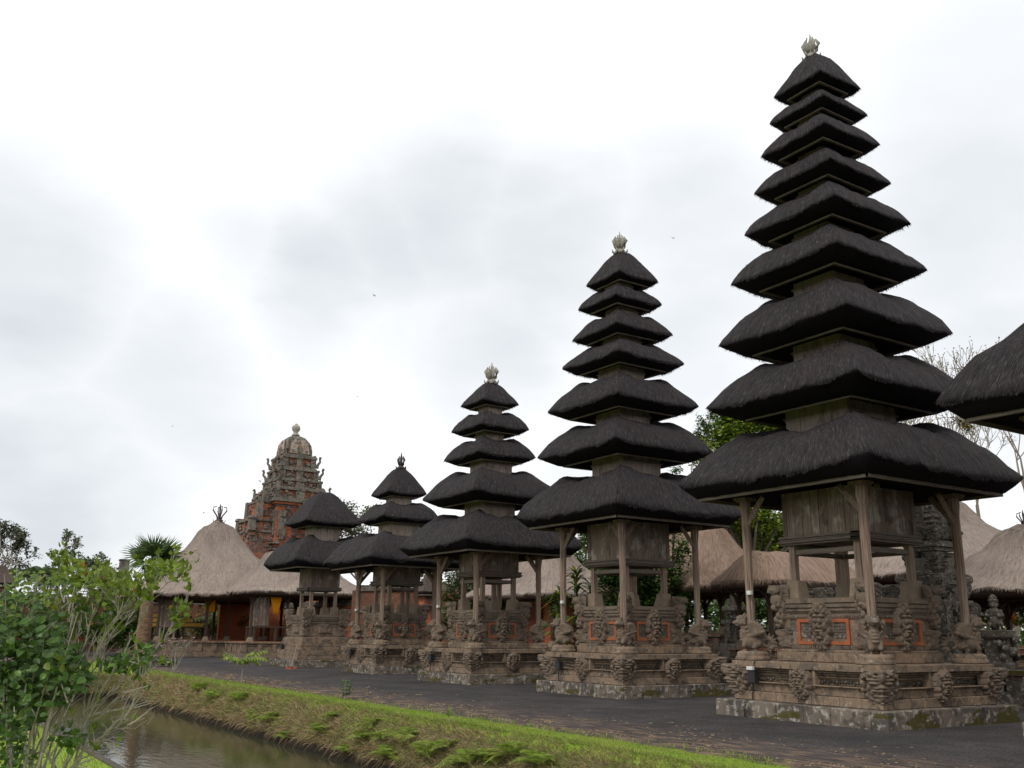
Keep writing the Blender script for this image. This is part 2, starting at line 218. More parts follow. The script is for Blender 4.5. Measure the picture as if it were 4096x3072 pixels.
# ---------------------------------------------------------------- mesh helpers
class MB:
    def __init__(s): s.v = []; s.f = []; s.uv = None; s.mi = []
    def add(s, vs, fs, mi=0):
        o = len(s.v); s.v += [tuple(p) for p in vs]; s.f += [tuple(i+o for i in f) for f in fs]; s.mi += [mi]*len(fs); return s
    def box(s, c, h, rz=0, top=1.0, mi=0, jit=0):
        """c centre, h half sizes, top = scale of the top face"""
        cz, sz = math.cos(rz), math.sin(rz); vs = []
        for k in (-1, 1):
            t = top if k > 0 else 1
            for (i, j) in ((-1, -1), (1, -1), (1, 1), (-1, 1)):
                x, y = i*h[0]*t+random.uniform(-jit, jit), j*h[1]*t+random.uniform(-jit, jit)
                vs.append((c[0]+x*cz-y*sz, c[1]+x*sz+y*cz, c[2]+k*h[2]))
        return s.add(vs, [(3, 2, 1, 0), (4, 5, 6, 7), (0, 1, 5, 4), (1, 2, 6, 5), (2, 3, 7, 6), (3, 0, 4, 7)], mi)
    def b2(s, x0, x1, y0, y1, z0, z1, mi=0, jit=0): return s.box(((x0+x1)/2, (y0+y1)/2, (z0+z1)/2), ((x1-x0)/2, (y1-y0)/2, (z1-z0)/2), mi=mi, jit=jit)
    def tube(s, pts, rads, n=6, mi=0, caps=True):
        pts = [Vector(p) for p in pts]; rings = []; up = Vector((0, 0, 1))
        for i, p in enumerate(pts):
            d = (pts[min(i+1, len(pts)-1)]-pts[max(i-1, 0)])
            if d.length < 1e-6: d = Vector((0, 0, 1))
            d.normalize(); a = d.cross(up)
            if a.length < .1: a = d.cross(Vector((1, 0, 0)))
            a.normalize(); b = d.cross(a)
            rings.append([p+(a*math.cos(2*math.pi*k/n)+b*math.sin(2*math.pi*k/n))*rads[i] for k in range(n)])
        fs = []
        for i in range(len(pts)-1):
            for k in range(n): fs.append((i*n+k, i*n+(k+1) % n, (i+1)*n+(k+1) % n, (i+1)*n+k))
        if caps: fs.append(tuple(range(n-1, -1, -1))); fs.append(tuple((len(pts)-1)*n+k for k in range(n)))
        return s.add([p for r in rings for p in r], fs, mi)
    def lathe(s, prof, c=(0, 0, 0), n=16, sq=0, mi=0):
        fs = []; vs = []
        for (r, z) in prof:
            for k in range(n):
                a = 2*math.pi*(k+.5)/n; q = 1
                if sq: q = 1/max(abs(math.cos(a)), abs(math.sin(a)))*sq+(1-sq)
                vs.append((c[0]+r*q*math.cos(a), c[1]+r*q*math.sin(a), c[2]+z))
        for i in range(len(prof)-1):
            for k in range(n): fs.append((i*n+k, i*n+(k+1) % n, (i+1)*n+(k+1) % n, (i+1)*n+k))
        fs.append(tuple(range(n-1, -1, -1))); fs.append(tuple((len(prof)-1)*n+k for k in range(n)))
        return s.add(vs, fs, mi)
    def ball(s, c, r, n=8, m=6, rot=None, mi=0):
        r = r if hasattr(r, '__len__') else (r, r, r); vs = []; fs = []
        for j in range(1, m):
            th = math.pi*j/m
            for k in range(n):
                a = 2*math.pi*k/n; v = Vector((r[0]*math.sin(th)*math.cos(a), r[1]*math.sin(th)*math.sin(a), r[2]*math.cos(th)))
                if rot: v = rot @ v
                vs.append(v+Vector(c))
        t = Vector((0, 0, r[2])); b_ = Vector((0, 0, -r[2]))
        if rot: t = rot @ t; b_ = rot @ b_
        vs += [t+Vector(c), b_+Vector(c)]; T = len(vs)-2
        for j in range(m-2):
            for k in range(n): fs.append((j*n+k, (j+1)*n+k, (j+1)*n+(k+1) % n, j*n+(k+1) % n))
        for k in range(n): fs.append((T, k, (k+1) % n)); fs.append((T+1, (m-2)*n+(k+1) % n, (m-2)*n+k))
        return s.add(vs, fs, mi)
    def mesh(s, name, mats, smooth=False):
        me = bpy.data.meshes.new(name); me.from_pydata(s.v, [], s.f)
        for m in (mats if isinstance(mats, (list, tuple)) else [mats]): me.materials.append(m)
        if max(s.mi, default=0) > 0: me.polygons.foreach_set('material_index', s.mi)
        if s.uv is not None:
            ul = me.uv_layers.new(name='UVMap'); n = len(me.loops); li = np.empty(n, dtype=np.int32); me.loops.foreach_get('vertex_index', li)
            ul.data.foreach_set('uv', np.array(s.uv, dtype=np.float32)[li].ravel())
        if smooth: me.polygons.foreach_set('use_smooth', [True]*len(me.polygons))
        me.update(); return me
    def build(s, name, mats, parent=None, smooth=False, loc=(0, 0, 0)):
        return link(name, s.mesh(name, mats, smooth), parent, loc)
def link(name, me, parent=None, loc=(0, 0, 0), rz=0):
    o = bpy.data.objects.new(name, me); COL.objects.link(o); o.location = loc; o.rotation_euler = (0, 0, rz)
    if parent: o.parent = parent
    return o
def tag(o, label, cat, group=None, kind=None):
    if label: o['label'] = label
    if cat: o['category'] = cat
    if group: o['group'] = group
    if kind: o['kind'] = kind
    return o
def thing(name, loc, label, cat, group=None, rz=0):
    return tag(link(name, None, None, loc, rz), label, cat, group)
def struct(o): o['kind'] = 'structure'; return o
def bevel(o, wd=.01, seg=1):
    m = o.modifiers.new('bevel', 'BEVEL'); m.width = wd; m.segments = seg; m.limit_method = 'ANGLE'; return o
def fb(x, y, z=0, o=0): return mn.noise(Vector((x, y, z+o*7.3)))

# ---------------------------------------------------------------- carved relief
def bumps(X, Z, items):
    H = np.zeros_like(X)
    for it in items:
        cx, cz, rx, rz, h = it[:5]
        for sgn in ((1, -1) if len(it) > 5 else (1,)):
            q = 1-((X-sgn*cx)/rx)**2-((Z-cz)/rz)**2
            H = np.maximum(H, h*np.sqrt(np.clip(q, 0, 1)))
    return H
def curls(X, Z, seed, n, r0=.13, sym=True, h=.6):
    rr = random.Random(seed); H = np.zeros_like(X)
    for _ in range(n):
        cx, cz, r = rr.uniform(.05 if sym else -.9, .9), rr.uniform(.05, .95), rr.uniform(r0*.6, r0*1.3)
        for sgn in ((1, -1) if sym else (1,)):
            d = np.sqrt((X-sgn*cx)**2+((Z-cz)*1.3)**2)
            H = np.maximum(H, h*rr.uniform(.6, 1)*np.sqrt(np.clip(1-((d-r)/(r*.42))**2, 0, 1)))
            H = np.maximum(H, h*1.1*np.sqrt(np.clip(1-(d/(r*.42))**2, 0, 1)))
    return H
S = 1
MASK = [(0,.47,.60,.36,.45),(.20,.60,.15,.075,.88,1),(.20,.60,.07,.035,1.0,1),(.24,.70,.26,.05,.80,1),(0,.50,.13,.07,1.0),(.13,.47,.08,.05,.85,1),(.38,.48,.15,.10,.68,1),
 (0,.395,.42,.04,.85),(.27,.33,.05,.075,.95,1),(.10,.345,.05,.035,.8,1),(0,.25,.30,.045,.85),(.75,.58,.14,.15,.55,1),(.75,.58,.07,.07,.75,1),(.78,.40,.12,.08,.6,1),
 (0,.90,.14,.10,.75),(0,.80,.10,.06,.9),(.27,.84,.13,.09,.65,1),(.50,.79,.13,.08,.6,1),(.68,.74,.10,.06,.5,1),(.14,.78,.06,.05,.7,1),(.35,.76,.06,.05,.65,1),
 (.12,.13,.14,.09,.65,1),(.38,.17,.14,.09,.6,1),(.6,.25,.13,.09,.55,1),(0,.05,.13,.06,.6),(.30,.05,.12,.05,.5,1)]
FACE2 = [(0,.5,.5,.42,.5),(.2,.62,.14,.09,.9,1),(0,.50,.12,.09,1),(0,.34,.34,.05,.9),(0,.24,.24,.05,.85),(.36,.46,.13,.1,.75,1),(.25,.74,.22,.05,.8,1),(0,.88,.3,.1,.6),(.7,.6,.14,.16,.5,1),(.3,.12,.2,.1,.5,1)]
GUARD = [(0,.86,.30,.12,.85),(.1,.87,.07,.04,1,1),(0,.82,.08,.04,1),(0,.96,.20,.05,.7),(.34,.90,.12,.10,.5,1),(0,.62,.42,.16,.7),(.45,.62,.16,.12,.75,1),(.25,.50,.16,.07,.85,1),(0,.46,.3,.10,.75),(.4,.38,.2,.08,.8,1),(.2,.28,.15,.10,.7,1),(.5,.26,.15,.1,.6,1),(0,.18,.22,.1,.6),(.3,.12,.14,.08,.65,1),(.0,.05,.1,.05,.5),(.6,.75,.14,.1,.5,1),(.7,.5,.12,.12,.5,1)]
def hfield(kind, X, Z, seed=1):
    if kind == 'mask': H = np.maximum(bumps(X, Z, MASK), .8*curls(X, Z, seed, 9, .10)*(np.hypot(X/.62, (Z-.48)/.36) > .92)*(np.hypot(X/.98, (Z-.5)/.52) < 1))
    elif kind == 'face': H = bumps(X, Z, FACE2)
    elif kind == 'guard': H = np.maximum(bumps(X, Z, GUARD), .75*curls(X, Z, seed, 12, .12)*(np.abs(X) < .25+.6*np.sin(np.clip(Z, 0, 1)*2.6)))
    elif kind == 'scroll': H = np.maximum(curls(X, Z, seed, 16, .15), .25*(np.hypot(X, (Z-.5)/.5*.9) < .95))
    elif kind == 'flame':
        H = np.maximum(curls(X, Z, seed, 14, .14), .35)*(np.abs(X) < .95-.75*np.clip(Z-.55, 0, 1)-.1*np.abs(np.sin(Z*22)))
    ch = np.abs(np.sin(X*31+np.sin(Z*23+seed)*2.2)*np.sin(Z*37+np.cos(X*19)*2.0))
    H = np.where(H > .05, H*(.93+.07*ch), H)
    return H
def panel(kind, wd, ht, dep, res=34, seed=1, flare=(0, 0)):
    """relief in the local xz plane, standing out towards -y, from z=0 to ht, centred on x=0"""
    nx = res; nz_ = max(8, int(res*ht/wd)); x = np.linspace(-1, 1, nx); z = np.linspace(0, 1, nz_); X, Z = np.meshgrid(x, z)
    H = hfield(kind, X, Z, seed); ed = (np.abs(X) > .985) | (Z > .985) | (Z < .015); H[ed] = 0
    D = np.where(H > .04, flare[0]+(flare[1]-flare[0])*Z+H*dep, -.04)
    V = [(X[j, i]*wd/2, -D[j, i], Z[j, i]*ht) for j in range(nz_) for i in range(nx)]
    Fs = [(j*nx+i, j*nx+i+1, (j+1)*nx+i+1, (j+1)*nx+i) for j in range(nz_-1) for i in range(nx-1)]
    m = MB(); m.add(V, Fs); return m
def cornerpanel(kind, wd, ht, dep, res=44, seed=1, flare=(.03, .2), ridge=True):
    """relief wrapped round the corner at the origin of a block that fills x>0, y>0"""
    nx = res+1; nz_ = max(8, int(res*ht/(2*wd))); x = np.linspace(-1, 1, nx); z = np.linspace(0, 1, nz_); X, Z = np.meshgrid(x, z)
    H = hfield(kind, X, Z, seed)
    if ridge: H = np.maximum(H, bumps(X, Z, [(0, .75, .10, .22, .9), (0, .45, .08, .2, .8), (0, .2, .14, .12, .7)]))
    ed = (np.abs(X) > .98) | (Z > .985) | (Z < .015); H[ed] = 0
    D = np.where(H > .04, flare[0]+(flare[1]-flare[0])*Z**1.3+H*dep, -.04)
    V = []
    for j in range(nz_):
        for i in range(nx):
            u = X[j, i]; d = D[j, i]; bl = min(1, abs(u)/.25)
            if u < 0: p = (0, -u*wd); n = (-1, -(1-bl))
            else: p = (u*wd, 0); n = (-(1-bl), -1)
            V.append((p[0]+n[0]*d, p[1]+n[1]*d, Z[j, i]*ht))
    Fs = [(j*nx+i, j*nx+i+1, (j+1)*nx+i+1, (j+1)*nx+i) for j in range(nz_-1) for i in range(nx-1)]
    m = MB(); m.add(V, Fs); return m
_cache = {}
def cached(key, fn):
    if key not in _cache: _cache[key] = fn()
    return _cache[key]

# ---------------------------------------------------------------- thatch
def sm_(t): t = max(0, min(1, t)); return t*t*(3-2*t)
def thatch(a, b, z0, h, ra, rb, drop, sag=.2, lip=.075, prof=1.6, crest=.62, seed=0, n=40, m=16, strands=0, cutw=.13, tip=0, flat=1.0, slen=.16, concave=0, rnd_top=False):
    """a,b half sizes at the eave; ra,rb half sizes at the top; returns an MB with material 0 outside, 1 cut underside"""
    mb = MB(); uv = []; rnd = random.Random(seed+int(a*1000))
    per = []
    for side in (2, 3, 0, 1):
        for k in range(n):
            t = -1+2*k/n
            t = math.copysign(abs(t)**.85, t)
            per.append((side, t))
    def pt(side, t, A, B, bow):
        g = 1-t*t
        if side == 0: return (A*t, -B-bow*g)
        if side == 1: return (A+bow*g, B*t)
        if side == 2: return (-A*t, B+bow*g)
        return (-A-bow*g, -B*t)
    P = len(per); rows = []; wid = min(a, b)
    def P_(s):
        if concave:   # bell: steep by the top, sweeping out at the eave
            return (1-concave)*s+concave*(s**2.2)*.85+concave*.15*(1-(1-s)**6)
        if crest >= 1 and rnd_top:
            return .965*s-.025*math.sin(math.pi*min(1, s/.8))+.10*sm_((s-.68)/.2)*(1-.65*sm_((s-.84)/.16))
        if s < crest or crest >= 1: return 1-(max(0, 1-s/crest))**prof
        return 1-.02*(s-crest)/(1-crest)
    def emit(lst, uvs): 
        mb.v += lst; uv.extend(uvs)
    dist = 0
    for j in range(m+1):
        s = (j/m)**(1.15)
        A = a+(ra-a)*s; B = b+(rb-b)*s; L = []; U = []
        for i, (side, t) in enumerate(per):
            g = 1-t*t; x, y = pt(side, t, A, B, .03*wid*(1-s)); ro = 1-(.008+.12*sm_(s/.4))*abs(t)**5; x *= ro; y *= ro
            hz = h*P_(s)*(1-sag*(g**.8)*math.sin(min(1, s*1.15)*math.pi*.5)*((1-s)**.6 if crest >= 1 else 1))
            z = z0+hz-lip*wid*(1-s)**2*(1-abs(t)**2.6) - (.012*wid)*(1-g)*(1-s)**4
            amp = .02+.012*wid
            z += amp*fb(x*1.6, y*1.6, z0, seed)*2.2+amp*.6*fb(x*6, y*6, z0, seed)
            if s < .12: z += .02*fb(x*9, y*9, 3, seed); 
            L.append((x, y, z)); U.append((((side+2) % 4)*2*a+a*t, s*(a-ra)*1.25))
        emit(L, U)
    top0 = m*P
    # eave: cut face and underside
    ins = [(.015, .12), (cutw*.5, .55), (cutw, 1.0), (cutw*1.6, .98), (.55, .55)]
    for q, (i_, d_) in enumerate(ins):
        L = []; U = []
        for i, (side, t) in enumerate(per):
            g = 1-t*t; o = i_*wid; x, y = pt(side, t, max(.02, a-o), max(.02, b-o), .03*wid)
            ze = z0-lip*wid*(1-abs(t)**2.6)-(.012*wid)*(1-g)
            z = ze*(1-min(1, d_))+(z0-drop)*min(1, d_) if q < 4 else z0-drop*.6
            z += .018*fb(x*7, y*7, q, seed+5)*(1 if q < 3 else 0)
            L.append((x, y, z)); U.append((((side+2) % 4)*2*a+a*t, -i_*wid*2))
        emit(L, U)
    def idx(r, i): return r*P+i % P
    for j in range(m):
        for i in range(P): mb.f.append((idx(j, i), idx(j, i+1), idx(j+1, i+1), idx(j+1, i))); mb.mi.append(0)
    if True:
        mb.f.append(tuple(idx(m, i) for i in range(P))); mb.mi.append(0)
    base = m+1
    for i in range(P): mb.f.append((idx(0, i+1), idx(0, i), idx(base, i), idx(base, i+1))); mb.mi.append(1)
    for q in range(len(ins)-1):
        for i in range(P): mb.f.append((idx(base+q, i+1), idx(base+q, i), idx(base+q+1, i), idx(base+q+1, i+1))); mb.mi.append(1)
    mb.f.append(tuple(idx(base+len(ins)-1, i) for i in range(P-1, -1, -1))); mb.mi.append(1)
    # loose strands at the eave and over the slope
    nv = len(mb.v); V = mb.v
    for k in range(strands):
        onedge = k % 5 < 2
        i = rnd.randrange(P); j = 0 if onedge else rnd.randrange(0, m-1)
        p0 = Vector(V[idx(j, i)]); p1 = Vector(V[idx(j, i+1)]); p = p0.lerp(p1, rnd.random())
        up = Vector(V[idx(j+1, i)])-p0
        if not onedge: p += up*rnd.random()
        if up.length < 1e-4: continue
        dn = -up.normalized(); side_ = (p1-p0).normalized(); nrm = side_.cross(-dn).normalized()
        L = rnd.uniform(.4, 1.3)*slen*(.5 if onedge else 1.0); wd = rnd.uniform(.006, .013)
        e = p+dn*L+side_*rnd.uniform(-.25, .25)*L+nrm*L*(rnd.uniform(-.10, .02) if onedge else rnd.uniform(.06, .2))
        if onedge: e.z -= L*rnd.uniform(0, .6); p -= dn*.04
        p -= nrm*.006
        s_ = len(mb.v); mb.v += [tuple(p-side_*wd), tuple(p+side_*wd), tuple(e)]; uu = rnd.random()*9; uv.extend([(uu, 0), (uu+.01, 0), (uu, .3)])
        mb.f.append((s_, s_+1, s_+2)); mb.mi.append(0)
    mb.uv = uv
    return mb

# ---------------------------------------------------------------- finials
def finial_crown(sc, n=6, spread=.30, hh=.5, slender=False):
    m = MB(); m.lathe([(.26, 0), (.30, .05), (.20, .10), (.24, .16), (.13, .24), (.10, .34)], n=10); k1 = .5 if slender else 1
    for k in range(n):
        a = 2*math.pi*k/n; c, s = math.cos(a), math.sin(a)
        if slender: m.tube([(.10*c, .10*s, .20), (.16*c, .16*s, .42), (spread*.85*c, spread*.85*s, .56), (spread*1.25*c, spread*1.25*s, .74), (spread*1.15*c, spread*1.15*s, .92), (spread*.6*c, spread*.6*s, .96)], [.05, .04, .04, .042, .035, .02], 6)
        else: m.tube([(.10*c, .10*s, .26), (spread*.7*c, spread*.7*s, .36), (spread*c, spread*s, .36+hh*.55), (spread*.65*c, spread*.65*s, .36+hh)], [.05, .075, .08, .03], 6)
        m.tube([(.2*c, .2*s, .03), (.34*c, .34*s, .10), (.36*c, .36*s, .22)], [.06*k1, .05*k1, .015], 5)
    m.lathe([(.06, .3), (.10*k1, .45), (.07*k1, .6), (.10*k1, .72), (.06, .85), (.015, 1.12)], n=8)
    m.v = [(x*sc, y*sc, z*sc) for x, y, z in m.v]; return m

# ---------------------------------------------------------------- winged guardian
def beast_mesh():
    m = MB(); E = lambda ax, an: Matrix.Rotation(R_(an), 3, ax)
    # facing -x ; z 0..1
    m.ball((.02, 0, .34), (.25, .20, .26), 14, 10); m.ball((-.10, 0, .44), (.16, .15, .17), 12, 9); m.ball((.18, 0, .26), (.16, .15, .17), 12, 9)
    m.tube([(-.08, 0, .5), (-.14, 0, .66), (-.17, 0, .78)], [.12, .10, .09], 10)
    m.ball((-.20, 0, .80), (.15, .13, .13), 12, 9); m.ball((-.33, 0, .79), (.11, .09, .055), 10, 7, E('Y', -12)); m.ball((-.31, 0, .71), (.08, .06, .03), 10, 7, E('Y', 14))
    m.ball((-.41, 0, .775), (.035, .05, .04), 8, 6)
    for s in (-1, 1):
        m.ball((-.27, .075*s, .85), .033, 8, 6); m.ball((-.15, .12*s, .80), (.06, .03, .08), 8, 6); m.ball((-.22, .09*s, .90), (.06, .03, .03), 8, 6)
        for q in range(3): m.ball((-.36+.05*q, .04*s, .745), (.014, .014, .022), 6, 5)
        # legs
        m.tube([(-.10, .10*s, .30), (-.17, .11*s, .15), (-.13, .11*s, .03)], [.085, .06, .05], 8); m.ball((-.18, .11*s, .025), (.09, .05, .035), 8, 6)
        m.tube([(.16, .11*s, .22), (.10, .13*s, .10), (.15, .13*s, .03)], [.11, .07, .05], 8); m.ball((.10, .13*s, .025), (.08, .045, .03), 8, 6)
        # wing: fanned feathers swept back and up
        for q in range(7):
            an = 18+q*14; L = .50-.012*q; base = Vector((-.05+.02*q, .13*s, .42))
            d = Vector((math.cos(R_(an)), .30*s, math.sin(R_(an)))).normalized()
            m.tube([base, base+d*L*.5, base+d*L*.88, base+d*L*.98], [.07, .075, .062, .03], 6)
        for row in range(3):
            for q in range(5):
                an = 30+q*19; rr = .13+row*.11; p = Vector((-.03+rr*math.cos(R_(an)), .17*s+.02*row*s, .42+rr*math.sin(R_(an))))
                m.ball(p, (.048, .028, .048), 7, 5)
        for q in range(4): m.ball((-.16+.05*q, .13*s, .52-.06*q), (.05, .03, .045), 7, 5)
    for q in range(6): m.ball((-.30+.07*q, 0, .91+.03*math.sin(q*1.7)+(.05 if q > 2 else 0)), (.04, .045, .055), 7, 5)
    for q in range(4): m.ball((-.22, 0, .56-.08*q), (.06, .09, .035), 8, 6)
    m.tube([(-.20, 0, .90), (-.10, 0, 1.0), (-.02, 0, .93)], [.05, .05, .02], 7)
    # tail curl
    pts = []; rd = []
    for q in range(12):
        t = q/11; an = -60+330*t; r = .17*(1-.55*t); pts.append((.44+r*math.cos(R_(an)), 0, .24+r*math.sin(R_(an)))); rd.append(.07*(1-.5*t))
    m.tube(pts, rd, 8)
    for q in range(9):
        an = -70+24*q; c_ = Vector((.44+.19*math.cos(R_(an)), 0, .24+.19*math.sin(R_(an)))); d = Vector((math.cos(R_(an)), 0, math.sin(R_(an))))
        m.tube([c_, c_+d*.06, c_+d*.11], [.04, .03, .01], 5)
    me = m.mesh('beast_tmp', M['carve']); o = link('beast_tmp', me)
    rm = o.modifiers.new('r', 'REMESH'); rm.mode = 'VOXEL'; rm.voxel_size = .019; rm.use_smooth_shade = True
    dg = bpy.context.evaluated_depsgraph_get(); e = o.evaluated_get(dg); r = bpy.data.meshes.new_from_object(e)
    r.materials.clear(); r.materials.append(M['carve']); r.name = 'guardian_statue'
    bpy.data.objects.remove(o); return r
BEAST = beast_mesh()

# ---------------------------------------------------------------- parts of a shrine tower
CORN = [(-1, -1, 0), (1, -1, 1), (1, 1, 2), (-1, 1, 3)]       # quarter turns
def blocks(m, a, z0, z1, course, rnd, gap=.006, inset=.012):
    """square course walls built of single blocks with small offsets"""
    z = z0
    while z < z1-.02:
        zz = min(z1, z+course); 
        m.b2(-a+.03, a-.03, -a+.03, a-.03, z, zz-.002)
        for q in range(4):
            x = -a
            while x < a-.01:
                L = min(a-x, rnd.uniform(.35, .8)); 
                if a-x-L < .2: L = a-x
                o = rnd.uniform(0, inset); ang = q*math.pi/2
                cx, cy = x+L/2, -a+.1+o; hx, hy = L/2-gap/2, .1
                c, s = math.cos(ang), math.sin(ang)
                m.box((cx*c-cy*s, cx*s+cy*c, (z+zz)/2), (hx, hy, (zz-z)/2-gap/2), ang)
                x += L
        z = zz
def mould(m, a, prof):
    """stack of square bands (z0,z1,outset)"""
    for z0, z1, o in prof: m.b2(-a-o, a+o, -a-o, a+o, z0, z1)
def quad(root, name, me, off, base_rot=0, **k):
    """four copies of one part, a quarter turn apart"""
    for q in range(4):
        an = q*math.pi/2; c, s = math.cos(an), math.sin(an)
        o = link(name, me, root, (off[0]*c-off[1]*s, off[0]*s+off[1]*c, off[2]), an+base_rot)

def post_mesh(h, r0, r1, seed):
    m = MB(); rnd = random.Random(seed); n = 8; K = 14
    for k in range(K+1):
        t = k/K; r = r1+(r0-r1)*t
        if t > .86: r = r0*1.18
        for q in range(n):
            a = 2*math.pi*(q+.5)/n; sqf = 1/max(abs(math.cos(a)), abs(math.sin(a)))
            rr = r*(.55+.45*sqf)*(1+.10*fb(q*1.7, t*3, seed))
            if t > .86: rr = r*sqf*.96
            m.v.append((rr*math.cos(a), rr*math.sin(a), t*h))
    for k in range(K):
        for q in range(n): m.f.append((k*n+q, k*n+(q+1) % n, (k+1)*n+(q+1) % n, (k+1)*n+q)); m.mi.append(0)
    m.box((0, 0, h+.03), (r0*1.75, r0*1.75, .035)); m.box((0, 0, h-.02), (r0*1.4, r0*1.4, .02))
    return m

def tower(name, cx, cy, P, tiers, ztop, label, seed, lower=True, lean=(0, 0), finial='crown', rots=None):
    rnd = random.Random(seed)
    root = thing(name, (cx, cy, 0), label, 'pagoda', 'thatched shrine towers along the moat')
    st_, lb, al, ct, cb, pp = P['step'], P['body'], P['altar'], P['cornice'], P['cabin'], P['post']
    ZS, ZP, ZB, ZC, ZF, ZL, ZK = .40, 1.38, 1.68, 2.96, 3.43, 4.38, 4.60
    ZE = tiers[-1][1]-.46           # top of the cabin / eave beam
    # step
    m = MB(); 
    x = -st_
    for q in range(4):
        x = -st_
        while x < st_-.01:
            L = min(st_-x, rnd.uniform(.7, 1.3)); L = st_-x if st_-x-L < .4 else L
            an = q*math.pi/2; c, s = math.cos(an), math.sin(an); cx_, cy_ = x+L/2, -st_+.2+rnd.uniform(0, .02)
            m.box((cx_*c-cy_*s, cx_*s+cy_*c, ZS/2-.05), (L/2-.006, .2, ZS/2+.05-rnd.uniform(0, .008)), an); x += L
    m.b2(-st_+.1, st_-.1, -st_+.1, st_-.1, -.1, ZS-.008)
    bevel(m.build('base_step', M['step'], root), .02, 2)
    if lower:
        m = MB(); blocks(m, lb-.02, ZS, .62, .22, rnd); blocks(m, lb-.10, .62, .84, .22, rnd)
        m.b2(-lb+.02, lb-.02, -lb+.02, lb-.02, .835, .865); blocks(m, lb-.24, .865, 1.20, .12, rnd)
        for z0, z1, o in ((1.03, 1.07, .05), (1.10, 1.13, .09), (1.15, 1.19, .14)): m.b2(-lb+.24-o, lb-.24+o, -lb+.24-o, lb-.24+o, z0, z1)
        bevel(m.build('plinth', M['stone'], root), .012, 1)
        # little carved frieze
        fm = MB()
        for q in range(4):
            an = q*math.pi/2; c, s = math.cos(an), math.sin(an); n = int((lb*2-.5)/.085)
            for k in range(n):
                x = -lb+.27+(k+.5)*.085; y = -lb+.225; rr = rnd.uniform(.030, .042)
                fm.ball((x*c-y*s, x*s+y*c, .945+rnd.uniform(-.015, .015)), (rr, rr, rr*1.2), 6, 5)
        fm.build('frieze', M['stone_dark'], root, True)
        m = MB()
        for q in range(4):
            x = -lb; an = q*math.pi/2; c, s = math.cos(an), math.sin(an)
            while x < lb-.01:
                L = min(lb-x, rnd.uniform(.5, 1.1)); L = lb-x if lb-x-L < .35 else L
                cx_, cy_ = x+L/2, -lb+.25+rnd.uniform(0, .012)
                m.box((cx_*c-cy_*s, cx_*s+cy_*c, 1.29), (L/2-.004, .25, .088-rnd.uniform(0, .006)), an); x += L
        m.b2(-lb+.3, lb-.3, -lb+.3, lb-.3, 1.2, 1.372)
        bevel(m.build('plinth_slab', M['stone'], root), .015, 2)
        me = cached('cm'+str(seed % 3), lambda: cornerpanel('mask', .50, .80, .17, 74, 3+seed % 3, (.02, .20)).mesh('corner_mask', M['carve'], True))
        quad(root, 'corner_mask', me, (-lb+.10, -lb+.10, .50))
        me = cached('fm'+str(seed % 3), lambda: panel('mask', .62, .78, .20, 60, 5+seed % 3, (.08, .16)).mesh('face_mask', M['carve'], True))
        quad(root, 'plinth_mask', me, (0, -lb+.10, .50))
        m = MB(); m.box((0, 0, 0), (.04, .12, .2)); me = m.mesh('pilaster', M['stone'])
        for xx in (-.36, .36): quad(root, 'pilaster', me, (xx, -lb+.17, 1.0))
    # altar base
    m = MB(); blocks(m, al, ZP if lower else ZS, ZB-.06, .3, rnd); m.b2(-al+.05, al-.05, -al+.05, al-.05, ZB-.06, ZB)
    bevel(m.build('altar_base', M['stone'], root), .015, 2)
    ab = al-.16
    m = MB(); m.b2(-ab, ab, -ab, ab, ZB-.01, ZC-.52); 
    bevel(m.build('altar_body', M['stone'], root), .01)
    m = MB(); mould(m, ab, [(ZB, ZB+.12, .035), (ZC-.52, ZC-.44, .03), (ZC-.44, ZC-.36, .0), (ZC-.36, ZC-.32, .03), (ZC-.32, ZC-.27, .07), (ZC-.27, ZC-.23, .045), (ZC-.23, ZC-.15, .10), (ZC-.15, ZC-.12, .05), (ZC-.12, ZC, .12)])
    for q in range(4):
        an = q*math.pi/2; c, s = math.cos(an), math.sin(an)
        n = int(2*ab/.07)
        for k in range(n):
            x = -ab+(k+.5)*2*ab/n; y = -ab-.045; m.ball((x*c-y*s, x*s+y*c, ZC-.46), (.026, .03, .05), 5, 4)
            y = -ab-.035; m.box((x*c-y*s, x*s+y*c, ZB+.06), (.02, .02, .04), an)
    m.build('altar_cornice', M['carve'], root)
    # recessed windows framed in orange brick
    if P.get('mask') == 'none': bx = None
    fw, fz0, fz1 = ab*.62, ZB+.17, ZC-.56
    m = MB(); m2 = MB()
    if True:
        def bx(x, y, z, hx, hy, hz, t): t.box((x, y, z), (hx, hy, hz))
        y = -ab-.022; t_ = .042
        bx(0, y, fz1, fw, .035, t_, m); bx(0, y, fz0, fw, .035, t_, m); bx(-fw+t_, y, (fz0+fz1)/2, t_, .035, (fz1-fz0)/2-t_, m); bx(fw-t_, y, (fz0+fz1)/2, t_, .035, (fz1-fz0)/2-t_, m)
        for k in range(5): bx(0, -ab-.006, fz0+.12+(fz1-fz0-.2)*(k+.5)/5, fw-2.1*t_, .014, .028, m2)
    if P.get('mask') != 'none': quad(root, 'window_frame', m.mesh('window_frame', M['orange']), (0, 0, 0)); quad(root, 'louvre_panel', m2.mesh('louvre_panel', M['stone_dark']), (0, 0, 0))
    mk = P.get('mask', 'mask')
